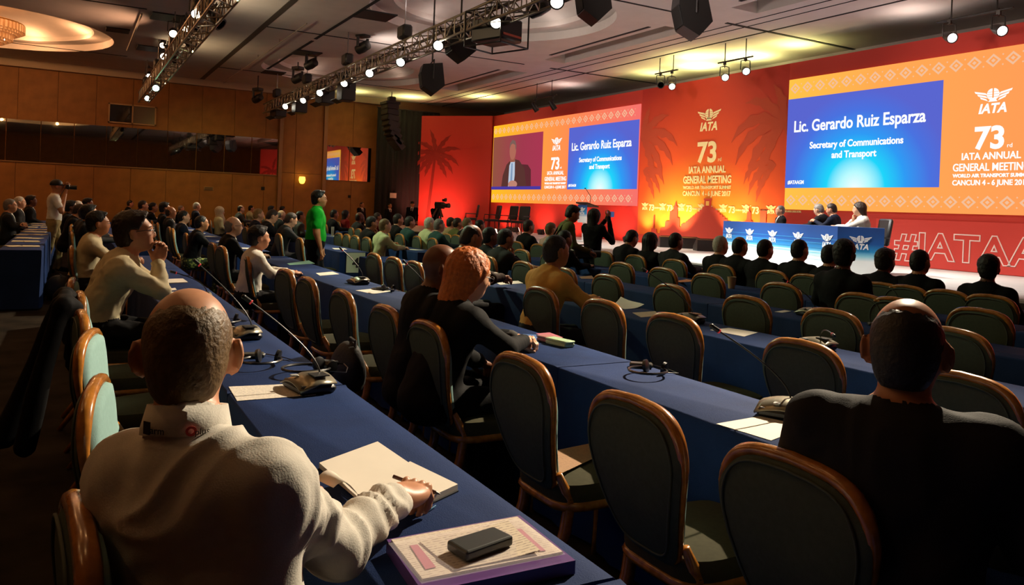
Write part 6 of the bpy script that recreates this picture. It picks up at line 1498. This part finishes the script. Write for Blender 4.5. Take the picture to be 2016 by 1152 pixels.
def bag(label, x, y, z, sx, sy, sz, a, m):
    S_ = SDF(); S_.ell((0, 0, sz*.45), (sx*.5, sy*.5, sz*.5), 0, .06); S_.ell((0, sy*.25, sz*.3), (sx*.5, sy*.3, sz*.36), 0, .06); S_.ell((0, -sy*.25, sz*.3), (sx*.48, sy*.3, sz*.34), 0, .06)
    F, lo = S_.grid(.02, lambda P, F: np.maximum(F, -P[..., 2])); V, Q = surfnet(F, lo, .02); V = V+vnormals(V, Q)*(.012*vnoise(V*9, 4))[:, None]; V[:, 2] = np.maximum(V[:, 2], 0)
    t = thing('shoulder_bag', label, 'bag', (x, y, z), R(a)); me_ = np_mesh('bag_body', V, Q, None, 1); me_.materials[0] = m; link('bag_body', me_, t); part('strap', MB().tube([(0, -sy*.4, sz*.5), (.02, -sy*.2, sz*.95), (.03, sy*.2, sz*.95), (0, sy*.4, sz*.5)], .01, 6), m, t); return t
bagm = mat('bag_black', (.02, .019, .017), .7, bump=.3, bscale=60)
p = at(1000, 545, 2, TZ); bag('soft black bag lying on the third table left of the man in pale shirt', TL[2]+.22, p.y, TZ, .26, .5, .26, 0, bagm)
p = at(830, 480, 2, TZ); bag('black bag on the far third table beside the pale shirt', TL[3]+.2, p.y, TZ, .26, .5, .22, 0, bagm)
p = at(1150, 520, 2, TZ); bag('brown leather bag on the fourth table before the standing cameraman', TL[3]+.2, p.y, TZ, .25, .42, .24, 0, mat('bag_brown', (.09, .05, .03), .5))
bag('dark bag hanging at a chair in the second row', 1.42, 4.35, .42, .16, .3, .3, 0, bagm)
bag('black backpack on the floor by the left aisle table', -.12, 12.4, 0, .3, .4, .36, 10, bagm)
# papers and folders along the left aisle table
k = 0
for j in range(9):
    for dx in (.12, .31):
        k += 1; x = TL[-1]+dx+random.uniform(-.03, .03); y = 12.0+j*1.02+random.uniform(-.1, .1)
        sheet('cream papers on the left aisle table, %s pair from the near end, %s side' % (ORD[j], 'aisle' if dx > .2 else 'seat'), rect(x, y, .19, .27, random.uniform(-25, 25)), mat('cream_paper', (.62, .5, .28), .7), th=random.uniform(.002, .012), group='papers on the left aisle table')
for j in range(7):
    for r in (1, 2, 3):
        y = 12.3+j*1.5+random.uniform(-.3, .3); sheet('pale sheet on a far block table, %s, %s from the aisle' % (ROWN[r], ORD[j]), rect(TL[r]+.23, y, .2, .28, random.uniform(-30, 30)), paper, group='papers on the far block')
# number sign on the table end
sg = thing('number_sign', 'pale sheet with the number 4 hanging on a table end', 'sign', M=face_frame((TL[2]+.09, 11.288, .445), (1, 0, 0)))
part('sheet', MB().box((.155, .15, 0), (.29, .30, .003)), mat('sign_paper', (.72, .78, .55), .8), sg, False); lettering('4', .2, sg, .155, .08, ink, z=.004, bold=.006)
# black coat draped over a chair of the nearest row
S_ = SDF()
for y0, y1, x0, x1 in ((-.2, -.2, -.02, -.16), (0, 0, -.03, -.24), (.2, .2, -.02, -.14)): S_.cap((x0, y0, .9), (x1, y1, .22), .035, .05, 0, .09)
S_.cap((0, -.2, .93), (0, .2, .93), .035, .035, 0, .05); S_.cap((.05, -.16, .9), (.04, -.14, .6), .03, .03, 0, .05); S_.cap((.05, .16, .9), (.04, .14, .6), .03, .03, 0, .05); S_.cap((-.1, .1, .6), (-.33, .05, .12), .05, .02, 0, .1)
F, lo = S_.grid(.016); V, Q = surfnet(F, lo, .016); V = V+vnormals(V, Q)*(.012*vnoise(V*V3(10, 14, 4), 6))[:, None]; cme = np_mesh('coat', V, Q, None, 1); cme.materials[0] = cm('cloth', 'black')
tag(link('coat', cme, loc=(-.01, 4.72, 0)), 'black coat draped over a chair back behind the man with folded hands', 'coat')
p = at(265, 575, 2, TZ); tag(link('orange_wallet', MB().box((0, 0, .008), (.09, .14, .016), bev=.005).mesh('orange_wallet', mat('orange_plastic', (.7, .12, .03), .4), True), loc=(.62, 6.45, TZ), rz=.3), 'flat orange case by the elbow of the man with folded hands', 'case')
# step riser in the aisle
